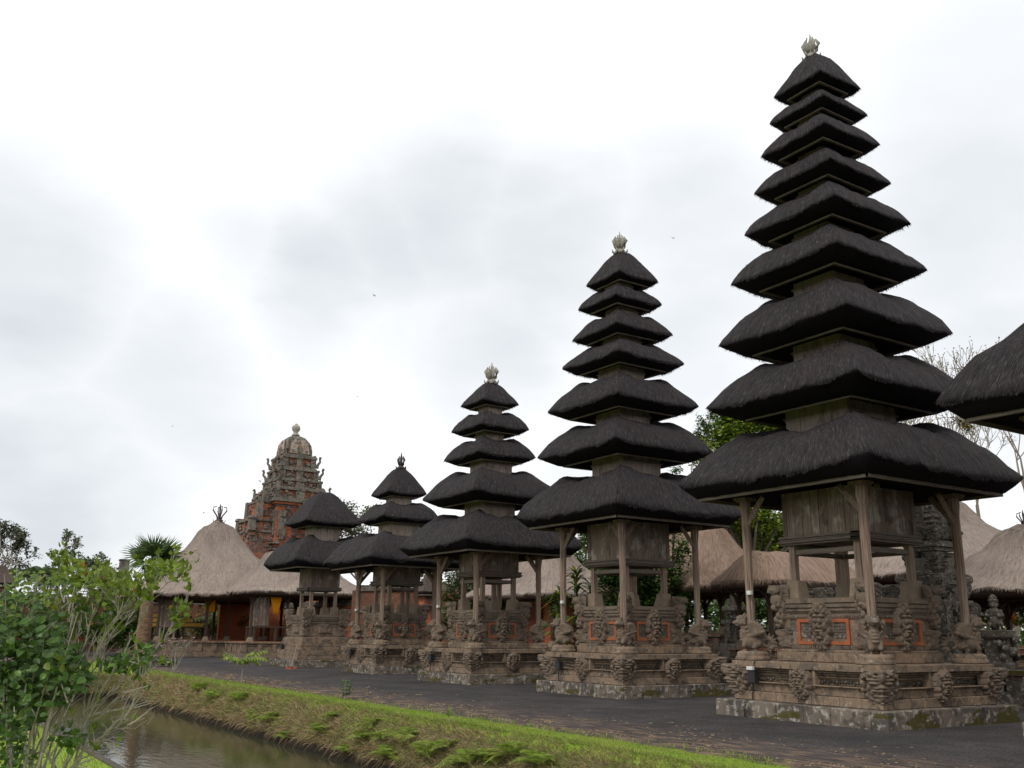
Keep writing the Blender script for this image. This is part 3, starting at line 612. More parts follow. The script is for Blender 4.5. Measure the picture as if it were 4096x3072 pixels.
    if mk != 'none':
        key = 'am'+mk
        me = cached(key, lambda: panel(mk if mk == 'face' else 'mask', .74, (1.22 if mk == 'mask' else .75), .26, 70, 11, (.05, .08)).mesh('altar_mask', M['carve'], True))
        quad(root, 'altar_mask', me, (0, -ab-.02, ZB-.02 if mk == 'mask' else ZB+.08))
        if mk == 'face':
            me = cached('amt', lambda: panel('scroll', .34, .55, .12, 26, 12, (.08, .12)).mesh('cornice_crest', M['carve'], True)); quad(root, 'cornice_crest', me, (0, -ab-.05, ZC-.52))
    me = cached('ag'+str(seed % 3), lambda: cornerpanel('guard', .30, 1.12, .17, 60, 21+seed % 3, (.02, .08), False).mesh('corner_guardian', M['carve'], True))
    quad(root, 'corner_guardian', me, (-ab-.06, -ab-.06, ZC-.74))
    me = cached('as'+str(seed % 3), lambda: cornerpanel('scroll', .30, .50, .12, 34, 31, (.03, .08), True).mesh('corner_scroll', M['carve'], True))
    quad(root, 'corner_scroll', me, (-ab+.0, -ab+.0, ZB+.02))
    # feet, legs, cabin
    fo = cb-.16
    m = MB(); m.box((0, 0, (ZF+ZC)/2), (.23, .23, (ZF-ZC)/2), 0, .80); me = m.mesh('foot_block', M['plainfoot'])
    for sx in (-1, 1):
        for sy in (-1, 1): bevel(link('foot_block', me, root, (sx*(fo-.02), sy*(fo-.02), 0)), .015)
    lm = MB(); lm.box((0, 0, (ZF+ZL)/2), (.09, .09, (ZL-ZF)/2+.02)); lme = lm.mesh('leg', M['post'])
    for sx in (-1, 1):
        for sy in (-1, 1): bevel(link('leg', lme, root, (sx*fo, sy*fo, 0)), .01)
    m = MB()
    for q in range(4):
        an = q*math.pi/2; c, s = math.cos(an), math.sin(an); y = -fo; m.box((-y*s, y*c, ZL-.20), (fo-.1, .045, .065), an)
    m.build('tie_beam', M['ledge'], root)
    le = cb+.14
    m = MB()
    for z0, z1, o in ((ZL-.02, ZL+.03, -.06), (ZL+.03, ZL+.10, 0), (ZL+.10, ZL+.15, -.05), (ZL+.15, ZK, -.02)):
        for q in range(4):
            an = q*math.pi/2; c, s = math.cos(an), math.sin(an); y = -le+.15-o; m.box((-y*s, y*c, (z0+z1)/2), (le+o-.002*q, .15, (z1-z0)/2-.002-.0025*(q % 2)), an)
    m.b2(-le+.2, le-.2, -le+.2, le-.2, ZL+.05, ZK-.01)
    bevel(m.build('cabin_ledge', M['ledge'], root), .008)
    m = MB(); m.b2(-cb+.05, cb-.05, -cb+.05, cb-.05, ZK, ZE+.1)
    for q in range(4):
        an = q*math.pi/2; c, s = math.cos(an), math.sin(an); n = P.get('planks', 8); wd = (2*cb-.24)/n
        for k in range(n):
            x = -cb+.12+(k+.5)*wd; y = -cb+.035+rnd.uniform(0, .02); m.box((x*c-y*s, x*s+y*c, (ZK+ZE)/2+.05), (wd/2-rnd.uniform(.004, .011), .025, (ZE-ZK)/2+.05), an+rnd.uniform(-.004, .004))
        x, y = -cb+.06, -cb+.06; m.box((x*c-y*s, x*s+y*c, (ZK+ZE)/2+.05), (.065, .065, (ZE-ZK)/2+.05), an)
    m.build('cabin', M['wood'], root)
    # outer posts on guardian beasts
    if pp:
        zt = tiers[-1][1]-.52; base = 2.22
        pm = post_mesh(zt-base, .125, .10, seed).mesh('post', M['post'])
        ped = MB(); ped.lathe([(.40, 0), (.41, .06), (.37, .12), (.36, .2), (.30, .24)], n=20, sq=.35); pedm = ped.mesh('pedestal', M['stone'])
        br = MB(); br.tube([(.05, 0, -.70), (.16, 0, -.52), (.52, 0, -.10), (.66, 0, .04)], [.07, .085, .085, .08], 4); brm = br.mesh('brace', M['post'])
        cap = MB(); cap.tube([(0, 0, -.05), (0, 0, .16)], [.055, .08], 6); capm = cap.mesh('post_cap', M['post'])
        for k, (sx, sy, q) in enumerate(CORN):
            an = math.atan2(sy, sx)
            po = link('post', pm, root, (sx*pp, sy*pp, base), q*math.pi/2)
            for a2 in (math.atan2(-sy, 0), math.atan2(0, -sx)):
                link('brace', brm, po, (0, 0, zt-base), a2-q*math.pi/2)
            bevel(link('pedestal', pedm, root, (sx*pp, sy*pp, ZP-.005), q*math.pi/2), .02)
            ro = an-math.pi+(rots or {}).get(q, 0)
            b_ = link('guardian_statue', BEAST, root, (sx*pp-.05*math.cos(ro), sy*pp-.05*math.sin(ro), ZP+.20), ro); b_.scale = (1.0, 1.0, .98)
    # roofs
    nT = len(tiers)
    for i, (a, z) in enumerate(tiers):
        fx, fy = lean[0]*(z-4)/10, lean[1]*(z-4)/10; last = i == nT-1
        drop = (.14 if last else .165)*a; cw = .12 if last else .25
        if i == 0:
            h = ztop-z; mb = thatch(a, a, z, h, .13*max(1, a*.5), .13*max(1, a*.5), drop, sag=.08, prof=1.75, crest=1.0, seed=seed+i, strands=int(1400*a+500), slen=.10, cutw=cw)
        else:
            gap = tiers[i-1][1]-z; h = .66*gap; nk = a*(.30 if i < nT-1 else .33)
            nk = min(nk, tiers[i-1][0]*.55)
            if i == nT-1: nk = min(cb*.85, tiers[i-1][0]*.62)
            mb = thatch(a, a, z, h, nk*1.02, nk*1.02, drop, sag=.24, prof=1.95, crest=.64, seed=seed+i, strands=int(1300*a+500), slen=.11, cutw=cw)
            nkm = MB(); zz = tiers[i-1][1]-.02
            nkm.b2(-nk, nk, -nk, nk, z+h*.5, zz+.1)
            for q in range(4):
                an = q*math.pi/2; c, s = math.cos(an), math.sin(an); n = 4
                for k in range(n):
                    x = -nk+(k+.5)*2*nk/n; y = -nk-.004-rnd.uniform(0, .012); nkm.box((x*c-y*s, x*s+y*c, (z+h*.5+zz)/2), (nk/n-.008, .012, (zz-z-h*.5)/2), an)
            e2 = tiers[i-1][0]
            nkm.b2(-nk-.06, nk+.06, -nk-.06, nk+.06, zz-.165*e2-.06, zz-.165*e2-.01)
            nkm.b2(-nk-.02, nk+.02, -nk-.02, nk+.02, zz-.165*e2-.13, zz-.165*e2-.06)
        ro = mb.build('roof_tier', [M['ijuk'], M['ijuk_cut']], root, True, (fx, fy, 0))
        if not last: ro.rotation_euler = (rnd.uniform(-.006, .006), rnd.uniform(-.006, .006), rnd.uniform(-.035, .035))
        if i > 0: nkm.build('roof_neck', M['neck'], ro)
        e = MB(); ea = a*(.70 if i < nT-1 else .87)
        zt_ = z-drop+.02
        for q in range(4):
            an = q*math.pi/2; c, s = math.cos(an), math.sin(an); y = -ea+.04; th = .035 if i < nT-1 else .05
            e.box((-y*s, y*c, zt_-th), (ea-.002*q, .04, th-.003*(q % 2)), an)
        e.build('eave_beam', M['ledge'], ro)
    fs = {'crown': (.62, M['pale']), 'urn': (.60, M['pale']), 'dark': (.62, M['iron']), 'none': None}[finial]
    if fs:
        z = ztop; sc_ = P.get('fin', .62)
        fm = finial_crown(sc_, 7 if finial == 'crown' else 6, .30 if finial != 'dark' else .22, .5, finial == 'none')
        fm.build('finial', fs[1], root, True, (lean[0]*(z-4)/10, lean[1]*(z-4)/10, z-.06))
    return root
def scaleP(step, body, altar, cabin, post, **k):
    d = dict(step=step, body=body, altar=altar, cornice=altar-.2, cabin=cabin, post=post); d.update(k); return d
def floodlight(x, y, z, label, h=.26, white=False):
    """small box on a conduit fixed to the moat-side face of a plinth"""
    t = thing('floodlight_box', (x, y, z), label, 'floodlight', 'floodlight boxes on the plinths')
    m = MB(); m.box((0, 0, 0), (.09, .12, h/2)); m.box((-.03, 0, h/2+.01), (.08, .13, .012)); bevel(m.build('housing', M['black'], t), .012)
    m = MB(); m.tube([(0, .03, -h/2), (0, .06, -.55), (-.04, .03, -.66), (-.30, .05, -.69), (-.34, .05, -.72), (-.335, .05, -1.02)], [.018]*6, 6); m.tube([(0, -.03, h/2), (.02, -.03, .36), (.10, -.05, .42)], [.016]*3, 6)
    m.build('cable', M['black'], t)
    if white:
        m = MB(); m.box((-.06, .03, h/2+.06), (.05, .10, .045)); bevel(m.build('lamp', M['white'], t), .01)
    return t

# ================================================================ THE PLACE
def ray(u, v):
    x, y = u-2048, v-1536; c, s = math.cos(ROL), math.sin(ROL); a = (x*c+y*s)/3812.39; b = (-x*s+y*c)/3812.39
    return site(Vector((a, math.cos(PIT)+b*math.sin(PIT), math.sin(PIT)-b*math.cos(PIT))))
def at(u, v, d):            # point seen at photo pixel u,v at d metres in front of the camera
    x, y = u-2048, v-1536; c, s = math.cos(ROL), math.sin(ROL); b = (-x*s+y*c)/3812.39
    return ray(u, v)*(d/(math.cos(PIT)+b*math.sin(PIT)))+Vector((0, 0, 2))
def sm(t): t = max(0, min(1, t)); return t*t*(3-2*t)

# ---- ground
MY = 50.0
def bankd(x, y): 
    dx = max(0, x-10.4); dy = max(0, y-MY)
    return math.hypot(dx, dy)
def groundz(x, y):
    if x < 5.2:
        zn = -.95+1.2*sm((1.5-x)/6)
        if y > 44: zn = zn+(0-zn)*sm((y-44)/6)
        return zn
    if x <= 10.4 and y <= MY: return -1.75 if x > 5.35 else -1.0-.75*(x-5.2)/.15
    d = bankd(x, y)
    z = -1.75 if d <= 0 else -1.15+1.15*(1-(1-min(1, d/1.05))**1.6)
    z += .07*fb(x*1.5, y*.9, 2)*sm(d*2)*sm((1.9-d))+.03*fb(x*4, y*3, 5)*sm(d*2)*sm(1.9-d)
    if d > 1.0: z = -.0+.05*sm((2.4-d)/1.2)*sm((d-.9)*3)*(.6+fb(x, y*.4)) if d < 2.4 else 0
    return z
xs = [-900, -300, -90, -30, -10, -4, -2, 0, 1, 2, 3, 4, 4.6, 5.0, 5.19, 5.21, 5.4, 6, 8, 10, 10.38]+[10.42+.1*k for k in range(22)]+[12.8, 13.4, 15, 20, 27, 60, 150, 400, 1200]
ys = [-600, -100, -30, -10, 0, 4]+[6+.35*k for k in range(125)]+[50.0+.12*k for k in range(14)]+[52, 53, 55, 58, 62, 68, 76, 90, 120, 200, 500, 1500]
ys = sorted(set(round(v, 3) for v in ys))
m = MB(); m.v = [(x, y, groundz(x, y)) for y in ys for x in xs]; nx = len(xs)
m.f = [(j*nx+i, j*nx+i+1, (j+1)*nx+i+1, (j+1)*nx+i) for j in range(len(ys)-1) for i in range(nx-1)]
struct(m.build('ground', M['ground'], None, True))
m = MB(); m.add([(5.1, -40, -1.12), (11.3, -40, -1.12), (11.3, 50.9, -1.12), (5.1, 50.9, -1.12)], [(0, 1, 2, 3)])
struct(m.build('water', M['water']))
m = MB(); y = 2.0
while y < 49.5: m.b2(5.02, 5.2, y, y+.99, -1.6, -.90-random.random()*.012); y += 1.0
bevel(struct(m.build('kerb', M['kerb'])), .015)
# raised inner court
m = MB(); m.b2(29.4, 140, -60, 52, -.2, 1.06); struct(m.build('terrace', M['ground']))
m = MB(); rnd = random.Random(3); y = -12
while y < 52:
    L = rnd.uniform(.7, 1.2); m.b2(29.0, 29.55, y, y+L-.01, .92, 1.09-rnd.random()*.015); m.b2(29.12+rnd.random()*.02, 29.5, y+.1, y+L, .45, .915); m.b2(28.9+rnd.random()*.02, 29.5, y, y+L-.008, -.1, .445); y += L
bevel(struct(m.build('terrace_edge', M['step'])), .015, 2)

# ---- grasses
def blades(name, mats, pts, par=None):
    """pts: (x, y, z, dir vector, length, width, material index)"""
    m = MB()
    for (x, y, z, d, L, wd, mi) in pts:
        p = Vector((x, y, z)); side = d.cross(Vector((random.uniform(-1, 1), random.uniform(-1, 1), .3)))
        if side.length < .01: continue
        side.normalize(); mid = p+d*L*.55; tip = p+d*L+Vector((random.uniform(-.3, .3), random.uniform(-.3, .3), -.28))*L*.6
        m.add([p-side*wd, p+side*wd, mid+side*wd*.8, mid-side*wd*.8, tip], [(0, 1, 2, 3), (3, 2, 4)], mi)
    return m.build(name, mats, par)
rnd = random.Random(11); pts = []
def ysamp(r, y0=11, y1=52): # denser near the camera
    return y0*((y1/y0)**r)
for _ in range(26000):
    y = ysamp(rnd.random()); x = rnd.uniform(11.35, 12.55+.25*fb(y*.8, 3)+.12*fb(y*3, 1)); s = .6+y/40
    pts.append((x, y, groundz(x, y)-.01, Vector((rnd.uniform(-.4, .4), rnd.uniform(-.4, .4), 1)).normalized(), rnd.uniform(.03, .06)*s, .006*s, 0))
for _ in range(9000):
    y = rnd.uniform(50.8, 69.6); x = rnd.uniform(1, 12.6+.3*fb(y*.8, 3)); pts.append((x, y, groundz(x, y)-.01, Vector((rnd.uniform(-.4, .4), rnd.uniform(-.4, .4), 1)).normalized(), rnd.uniform(.05, .12), .02, 0))
for _ in range(700):
    y = ysamp(rnd.random()); x = 12.55+rnd.uniform(-.1, .35); pts.append((x, y, 0, Vector((rnd.uniform(-.5, .5), rnd.uniform(-.5, .5), 1)).normalized(), rnd.uniform(.06, .16), .008, 0))
tag(blades('mown_grass', [M['grass']], pts), 'bright mown grass strip along the top of the moat bank', 'grass', kind='stuff')
pts = []
for _ in range(46000):
    y = ysamp(rnd.random(), 11, 53); q = .10+.9*rnd.random()**.85; x = 10.42+1.15*q; s = .55+y/38
    if y > 50.3 or rnd.random() < .05:
        x = rnd.uniform(5.0, 11); y = 50.05+1.0*q; z = groundz(x, y); d = Vector((rnd.uniform(-.5, .5), rnd.uniform(-1, .1), rnd.uniform(-.2, .9)))
    else:
        z = groundz(x, y); d = Vector((rnd.uniform(-1.1, .15), rnd.uniform(-.6, .6), rnd.uniform(-.5, .9) if q < .6 else rnd.uniform(.3, 1.2)))
    cl = fb(x*1.3, y*.7, 1)+.35*fb(x*5, y*3, 4)
    mi = 0 if cl > .02 else 1
    if rnd.random() < .2: mi = 1-mi
    if q < .22 and rnd.random() < .6: mi = 1
    if q > .8: mi = 0 if rnd.random() < .55 else 2
    pts.append((x, y, z-.02, d.normalized(), rnd.uniform(.06, .19)*s*(1.35 if q < .45 else .85), rnd.uniform(.004, .009)*s, mi))
tag(blades('bank_grass', [M['dry'], M['straw'], M['grass']], pts), 'rough dry grass and weeds hanging over the moat bank', 'grass', kind='stuff')
pts = []
for _ in range(500):
    y = ysamp(rnd.random(), 12, 50); x = 10.46+.1*rnd.random()
    pts.append((x, y, -.72-.2*rnd.random(), Vector((-.7, rnd.uniform(-.6, .6), -.6)).normalized(), rnd.uniform(.15, .45), .006, 0))
tag(blades('bank_roots', [M['straw']], pts), 'brown roots trailing from the foot of the bank into the water', 'roots', kind='stuff')
pts = []
for _ in range(22000):
    y = 7+38*rnd.random()**1.3; x = rnd.uniform(-1.0, 5.02); s = .6+y/30
    pts.append((x, y, groundz(x, y)-.01, Vector((rnd.uniform(-.5, .5), rnd.uniform(-.5, .5), 1)).normalized(), rnd.uniform(.03, .07)*s, .007*s, 0))
tag(blades('near_grass', [M['grass']], pts), 'short mown grass on the near side of the moat kerb', 'grass', kind='stuff')

pts = []
for _ in range(2600):
    y = ysamp(rnd.random(), 9, 48); x = 12.6+abs(rnd.gauss(0, 1.5)); s = .6+y/26
    if fb(x*.9, y*.35, 8) < -.05: continue
    a = rnd.uniform(0, 6.28); pts.append((x, y, .012, Vector((math.cos(a), math.sin(a), .12)), rnd.uniform(.03, .09)*s, .006*s, 0))
tag(blades('dry_litter', [M['straw']], pts), 'dry straw and leaf litter scattered over the grit beside the grass strip', 'litter', kind='stuff')

# ---- leaf helpers
def leaf(m, p, d, L, wd, mi=0, droop=.2, up=Vector((0, 0, 1)), heart=False):
    d = d.normalized(); s = d.cross(up)
    if s.length < .05: s = d.cross(Vector((1, 0, 0)))
    s.normalize(); n = s.cross(d); q = lambda t, w_, h: p+d*L*t+s*wd*w_+n*L*h
    if heart:
        m.add([q(0, 0, 0), q(.08, .62, .02), q(.40, 1, .05), q(.75, .55, 0), q(1.0, 0, -droop), q(.75, -.55, 0), q(.40, -1, .05), q(.08, -.62, .02), q(.45, 0, -.05)],
              [(0, 8, 2, 1), (8, 4, 3, 2), (0, 7, 6, 8), (8, 6, 5, 4)], mi)
    else:
        m.add([q(0, 0, 0), q(.45, 1, .04), q(1, 0, -droop), q(.45, -1, .04), q(.5, 0, -.06)], [(0, 4, 1), (4, 2, 1), (0, 3, 4), (4, 3, 2)], mi)
def rdir(r, zl=-1, zh=1):
    a = r.uniform(0, 2*math.pi); z = r.uniform(zl, zh); k = math.sqrt(max(0, 1-z*z)) if abs(z) < 1 else 0
    return Vector((k*math.cos(a), k*math.sin(a), z))
def crown(name, blobs, n, size, mats, par, seed, clump=9, wdt=.42, zbias=(-.6, .7), mi_w=None, spread=1.0):
    """leaf clumps spread through a set of blobs (centre, radii)"""
    r = random.Random(seed); m = MB(); tot = sum(b[1][0]*b[1][1]*b[1][2] for b in blobs)
    for (c, rad) in blobs:
        k = max(3, int(n/clump*(rad[0]*rad[1]*rad[2])/tot))
        for _ in range(k):
            v = rdir(r); f = r.random()**.45; cc = Vector((c[0]+v.x*rad[0]*f, c[1]+v.y*rad[1]*f, c[2]+v.z*rad[2]*f)); mi = r.randrange(len(mats)) if not mi_w else r.choices(range(len(mats)), mi_w)[0]
            for _ in range(clump):
                p = cc+rdir(r)*size*r.uniform(.3, 1.8)*spread; leaf(m, p, rdir(r, *zbias), size*r.uniform(.7, 1.25), size*wdt, mi)
    return m.build(name, mats, par)
def branchy(m, p, d, L, rad, depth, r, tips, spread=.55, up=.12, ratio=.74, kids=(2, 3), n=5, seg=3, minr=.006):
    pts = [p]; rs = [rad]; q = p; dd = d
    for k in range(seg):
        dd = (dd+Vector((r.uniform(-.16, .16), r.uniform(-.16, .16), r.uniform(-.08, .14)+up*.3))).normalized(); q = q+dd*L/seg; pts.append(q); rs.append(max(minr, rad*(1-.35*(k+1)/seg)))
    m.tube(pts, rs, n if depth > 1 else 3, caps=False)
    if depth <= 0: tips.append((q, dd)); return
    for _ in range(r.randint(*kids)):
        nd = (dd+rdir(r)*spread+Vector((0, 0, up))).normalized(); branchy(m, q, nd, L*ratio*r.uniform(.8, 1.15), max(minr, rs[-1]*.72), depth-1, r, tips, spread, up, ratio, kids, n, seg, minr)
    if depth <= 2: tips.append((q, dd))
def tree(name, base, label, blobs, n, size, mats, seed, trunk_r=.2, barkm='bark', group=None, cat='tree', branch_to=True, mi_w=None, clump=9, wdt=.42):
    t = thing(name, base, label, cat, group); b = Vector(base); m = MB(); r = random.Random(seed)
    bl = [((Vector(c)-b), rad) for c, rad in blobs]
    top = sum((c for c, _ in bl), Vector((0, 0, 0)))/len(bl); fork = Vector((top.x*.3, top.y*.3, max(.25, min(c.z-rd[2]*.7 for c, rd in bl)*.75)))
    m.tube([(0, 0, -.1), fork*.5+Vector((.05, .03, 0)), fork], [trunk_r*1.2, trunk_r, trunk_r*.85], 8)
    for c, rd in bl:
        mid = fork.lerp(c, .5)+rdir(r)*.12*(c-fork).length; m.tube([fork, mid, c], [trunk_r*.55, trunk_r*.35, trunk_r*.12], 6, caps=False)
        for _ in range(5):
            e = c+Vector([rdir(r)[k]*rd[k]*.85 for k in range(3)]); m.tube([mid.lerp(c, r.random()), c.lerp(e, .5)+rdir(r)*.1, e], [trunk_r*.2, trunk_r*.12, .012], 4, caps=False)
    m.build('trunk', M[barkm], t, True)
    crown('crown', bl, n, size, [M[k] for k in mats], t, seed+1, mi_w=mi_w, clump=clump, wdt=wdt)
    return t

# ---- the row of shrine towers
P1 = scaleP(2.63, 2.30, 1.46, 1.20, 1.90, fin=.78, planks=8)
P2 = scaleP(2.42, 2.17, 1.36, 1.05, 1.70, fin=.86, planks=5)
P3 = scaleP(2.21, 2.02, 1.27, .95, 1.58, fin=.95, planks=5)
P4 = scaleP(2.0, 1.86, 1.20, .93, 1.48, fin=.85, mask='face', planks=6)
P5 = scaleP(2.10, 1.8, 1.40, .93, None, fin=.5, mask='none', planks=9)
tower('nine_tier_tower', 21.74, 16.59, P1, [(.90,18.01),(1.01,17.14),(1.21,16.06),(1.39,14.89),(1.66,13.57),(1.93,12.07),(2.26,10.20),(2.56,8.34),(3.20,6.14)], 19.22, 'tallest black thatched tower, nine stacked roofs over a timber cabin and carved stone altar', 1, finial='urn')
tower('seven_tier_tower', 22.89, 27.11, P2, [(1.01,15.36),(1.16,14.36),(1.39,13.16),(1.66,11.97),(2.03,10.29),(2.35,8.56),(2.98,6.27)], 16.63, 'second tallest black thatched tower, seven roofs, just left of the nine-roofed one', 2, rots={0: -.55}, lean=(-.06, .03))
tower('five_tier_tower', 22.66, 36.36, P3, [(.98,12.2),(1.30,11.0),(1.53,9.69),(2.27,7.89),(3.0,5.75)], 13.24, 'middle black thatched tower with five roofs and a pale crown finial', 3, rots={0: -.5})
tower('three_tier_tower', 23.10, 46.25, P4, [(1.13,9.20),(1.66,7.86),(3.00,5.68)], 10.62, 'smaller black thatched tower with three roofs and a dark leafy finial', 4, finial='dark', rots={0: -.4})
tower('two_tier_tower', 22.89, 56.33, P5, [(1.85,8.52),(2.72,6.06)], 10.45, 'leftmost, lowest black thatched tower, two roofs over a tan carved shrine without corner posts', 5, lower=False, finial='none')
# P0: only one eave of the next shrine enters the picture at the right
tower('single_roof_shrine', 22.05, 8.55, scaleP(2.6, 2.3, 1.46, 1.2, 1.9), [(1.65, 9.67), (3.30, 7.04)], 12.0, 'black thatched shrine roof cut off by the right edge, just its rounded eave in view', 6, finial='dark')
floodlight(19.40, 18.10, .98, 'floodlight box with a pale lamp on top, fixed to the plinth of the nine-roofed tower', .30, True)
floodlight(20.66, 28.35, .92, 'black floodlight box on the plinth of the seven-roofed tower')
floodlight(20.58, 37.6, .95, 'black floodlight box on the plinth of the five-roofed tower')
floodlight(21.16, 47.3, .98, 'black floodlight box on the plinth of the three-roofed tower')
floodlight(21.20, 57.4, 1.1, 'black floodlight box on the tan shrine below the two-roofed tower')
for (x, y, lb) in ((19.72, 18.46, 'nine'), (21.06, 28.78, 'seven'), (20.98, 37.9, 'five'), (21.5, 47.7, 'three')):
    m = MB(); m.box((-.02, -.10, 0), (.05, .07, .055)); m.box((.03, -.06, 0), (.02, .02, .02))
    tag(bevel(m.build('junction_box', M['white'], None, False, (x, y, 3.12)), .01), 'small white box high on the left corner post of the %s-roofed tower' % lb, 'junction box', 'white boxes on the corner posts')
# two-roofed shrine: extra carving
t5 = bpy.data.objects['two_tier_tower']
me = cornerpanel('scroll', .42, .95, .14, 40, 77, (.04, .18)).mesh('corner_crest', M['carve'], True); quad(t5, 'corner_crest', me, (-1.28, -1.28, 2.35))
me = panel('scroll', .75, .55, .10, 34, 78, (.02, .03)).mesh('relief_panel', M['carve'], True); quad(t5, 'relief_panel', me, (0, -1.27, 1.90))
me = panel('flame', .9, .5, .12, 34, 79, (.03, .05)).mesh('foot_crest', M['carve'], True); quad(t5, 'foot_crest', me, (0, -1.42, 1.1))
m = MB(); blocks(m, 1.75, .40, .95, .26, random.Random(5)); blocks(m, 1.60, .95, 1.2, .2, random.Random(6)); mould(m, 1.45, [(1.2, 1.28, .08), (1.28, 1.66, .0)]); bevel(m.build('stepped_base', M['stone'], t5), .015)

# ---- tan thatched pavilions
def pavilion(name, label, cx, cy, a, b, ze, zt, ra, rb, zg, zp, pa, pb, nx, ny, seed, fin=True, sag=.06, drop=.32, post=.10, walls=None, mtan='tan', strands=3500, platm='stone', inset=.75, braces=True, prof=1.0):
    t = thing(name, (cx, cy, 0), label, 'pavilion', 'thatched pavilions behind the towers')
    mb = thatch(a, b, ze, zt-ze, ra, rb, drop, sag=sag, lip=.012, prof=prof, crest=1.0, rnd_top=prof < 1.3, seed=seed, n=34, m=18, cutw=.05, strands=strands, slen=.3)
    roof = mb.build('roof', [M[mtan], M['darkwood'] if mtan != 'ijuk' else M['ijuk_cut']], t, True)
    if fin: finial_crown(fin if fin is not True else 1.0, 4, .32, .5, True).build('finial', M['iron'], roof, True, (0, 0, zt-.12))
    m = MB(); r = random.Random(seed)
    if zp > zg:
        h = zp-zg
        for z0, z1, o in ((0, .22, .18), (.22, .32, .08), (.32, .72, 0), (.72, .80, .05), (.80, .88, .0), (.88, 1.0, .14)):
            m.b2(-pa-o, pa+o, -pb-o, pb+o, zg+z0*h, zg+z1*h-.003)
        for sd, L in ((0, pa), (1, pb)):
            for sgn in (-1, 1):
                n = max(2, int(L*2/1.1))
                for k in range(n+1):
                    q = -L+.18+(2*L-.36)*k/n; 
                    if sd == 0: m.b2(q-.17, q+.17, min(sgn*pb, sgn*(pb+.09)), max(sgn*pb, sgn*(pb+.09)), zg+.33*h, zg+.86*h)
                    else: m.b2(min(sgn*pa, sgn*(pa+.09)), max(sgn*pa, sgn*(pa+.09)), q-.17, q+.17, zg+.33*h, zg+.86*h)
        bevel(m.build('platform', M[platm], t), .02)
        m = MB(); m.b2(-pa+.05, pa-.05, -pb+.05, pb-.05, zp, zp+.02); m.b2(-pa-.03, pa+.03, -pb-.03, pb+.03, zg+.74*h, zg+.78*h); m.build('brick_trim', M['orange'], t)
    pm = MB(); pm.box((0, 0, (ze-.1-zp)/2), (post, post, (ze-.1-zp)/2), 0, .85); pm = pm.mesh('post', M['darkwood'])
    ft = MB(); ft.box((0, 0, .17), (post*2.4, post*2.4, .17), 0, .55); ft = ft.mesh('post_foot', M['plainfoot'])
    bm_ = MB()
    for k in range(4):
        an = k*math.pi/2; bm_.tube([(math.cos(an)*post*.7, math.sin(an)*post*.7, ze-zp-.95), (math.cos(an)*.22, math.sin(an)*.22, ze-zp-.55), (math.cos(an)*.62, math.sin(an)*.62, ze-zp-.28)], [.05, .06, .07], 5)
    bm_ = bm_.mesh('brace', M['darkwood'])
    for i in range(nx):
        for j in range(ny):
            if 0 < i < nx-1 and 0 < j < ny-1 and nx*ny > 9: continue
            x = -(a-inset-.3)+2*(a-inset-.3)*i/(nx-1); y = -(b-inset-.3)+2*(b-inset-.3)*j/(ny-1)
            x = max(-pa+.3, min(pa-.3, x)) if zp > zg else x; y = max(-pb+.3, min(pb-.3, y)) if zp > zg else y
            p = link('post', pm, t, (x, y, zp)); link('post_foot', ft, p)
            if braces: link('brace', bm_, p)
    m = MB()
    for s in (-1, 1):
        m.b2(-a+inset*.6, a-inset*.6, s*(b-inset)-.06, s*(b-inset)+.06, ze-.42, ze-.24); m.b2(s*(a-inset)-.06, s*(a-inset)+.06, -b+inset*.6, b-inset*.6, ze-.40, ze-.22)
    m.build('eave_beam', M['darkwood'], t)
    return t
pb_ = pavilion('great_pavilion', 'large tan thatched pavilion with a dark crown finial, behind the fan palm', 24.4, 83.6, 6.6, 6.4, 4.78, 11.15, .30, .30, 0, 1.2, 5.9, 5.6, 4, 4, 41, fin=1.5, strands=6000, prof=1.1)
ps_ = pavilion('small_pavilion', 'smaller tan thatched pavilion between the great pavilion and the two-roofed tower', 29.0, 77.0, 5.3, 4.0, 5.0, 8.4, 2.0, .3, 0, 1.2, 4.9, 3.2, 4, 2, 42, fin=False, strands=4000)
pavilion('hip_roof_pavilion', 'tan thatched pavilion with a ridge, seen between the two tallest towers', 33.4, 34.6, 2.75, 4.4, 4.15, 7.15, .12, 1.6, 1.06, 2.05, 2.3, 3.8, 3, 4, 43, fin=False, mtan='tan_brown', post=.07, strands=4000)
pavilion('long_low_pavilion', 'long low tan thatched roof seen through the legs of the tallest tower', 31.6, 27.0, 3.2, 1.6, 4.10, 5.30, 2.3, .25, 1.06, 1.5, 2.7, 1.1, 3, 2, 44, fin=False, mtan='tan_brown', post=.07, sag=.0, strands=2500, prof=1.5, inset=.4)
pavilion('end_pavilion', 'tan thatched pavilion with a dark crown finial cut by the right edge', 36.0, 19.6, 3.5, 3.5, 3.68, 6.15, .2, .2, 1.06, 1.5, 3.1, 3.1, 3, 3, 45, fin=.62, post=.09, strands=3500)
pavilion('rear_pavilion', 'broad tan thatched roof sloping behind the dark carved gate', 45.3, 29.5, 6.2, 6.2, 4.8, 9.3, .3, .3, 1.06, 1.6, 5, 5, 3, 3, 46, fin=False, strands=3500)
pavilion('middle_pavilion', 'tan thatched pavilion with orange walls between the five and seven roofed towers', 33.3, 47.0, 3.1, 4.6, 4.15, 7.1, .2, 1.2, 0, 1.3, 2.6, 4.0, 3, 3, 47, fin=False, strands=3500)
m = MB(); m.b2(31.6, 35.0, 43.9, 49.5, 1.3, 3.9); m.b2(31.5, 31.6, 45.2, 46.0, 1.4, 3.4)
tag(m.build('orange_wall', M['orange']), 'orange plastered wall under the thatch between the five and seven roofed towers', 'wall')
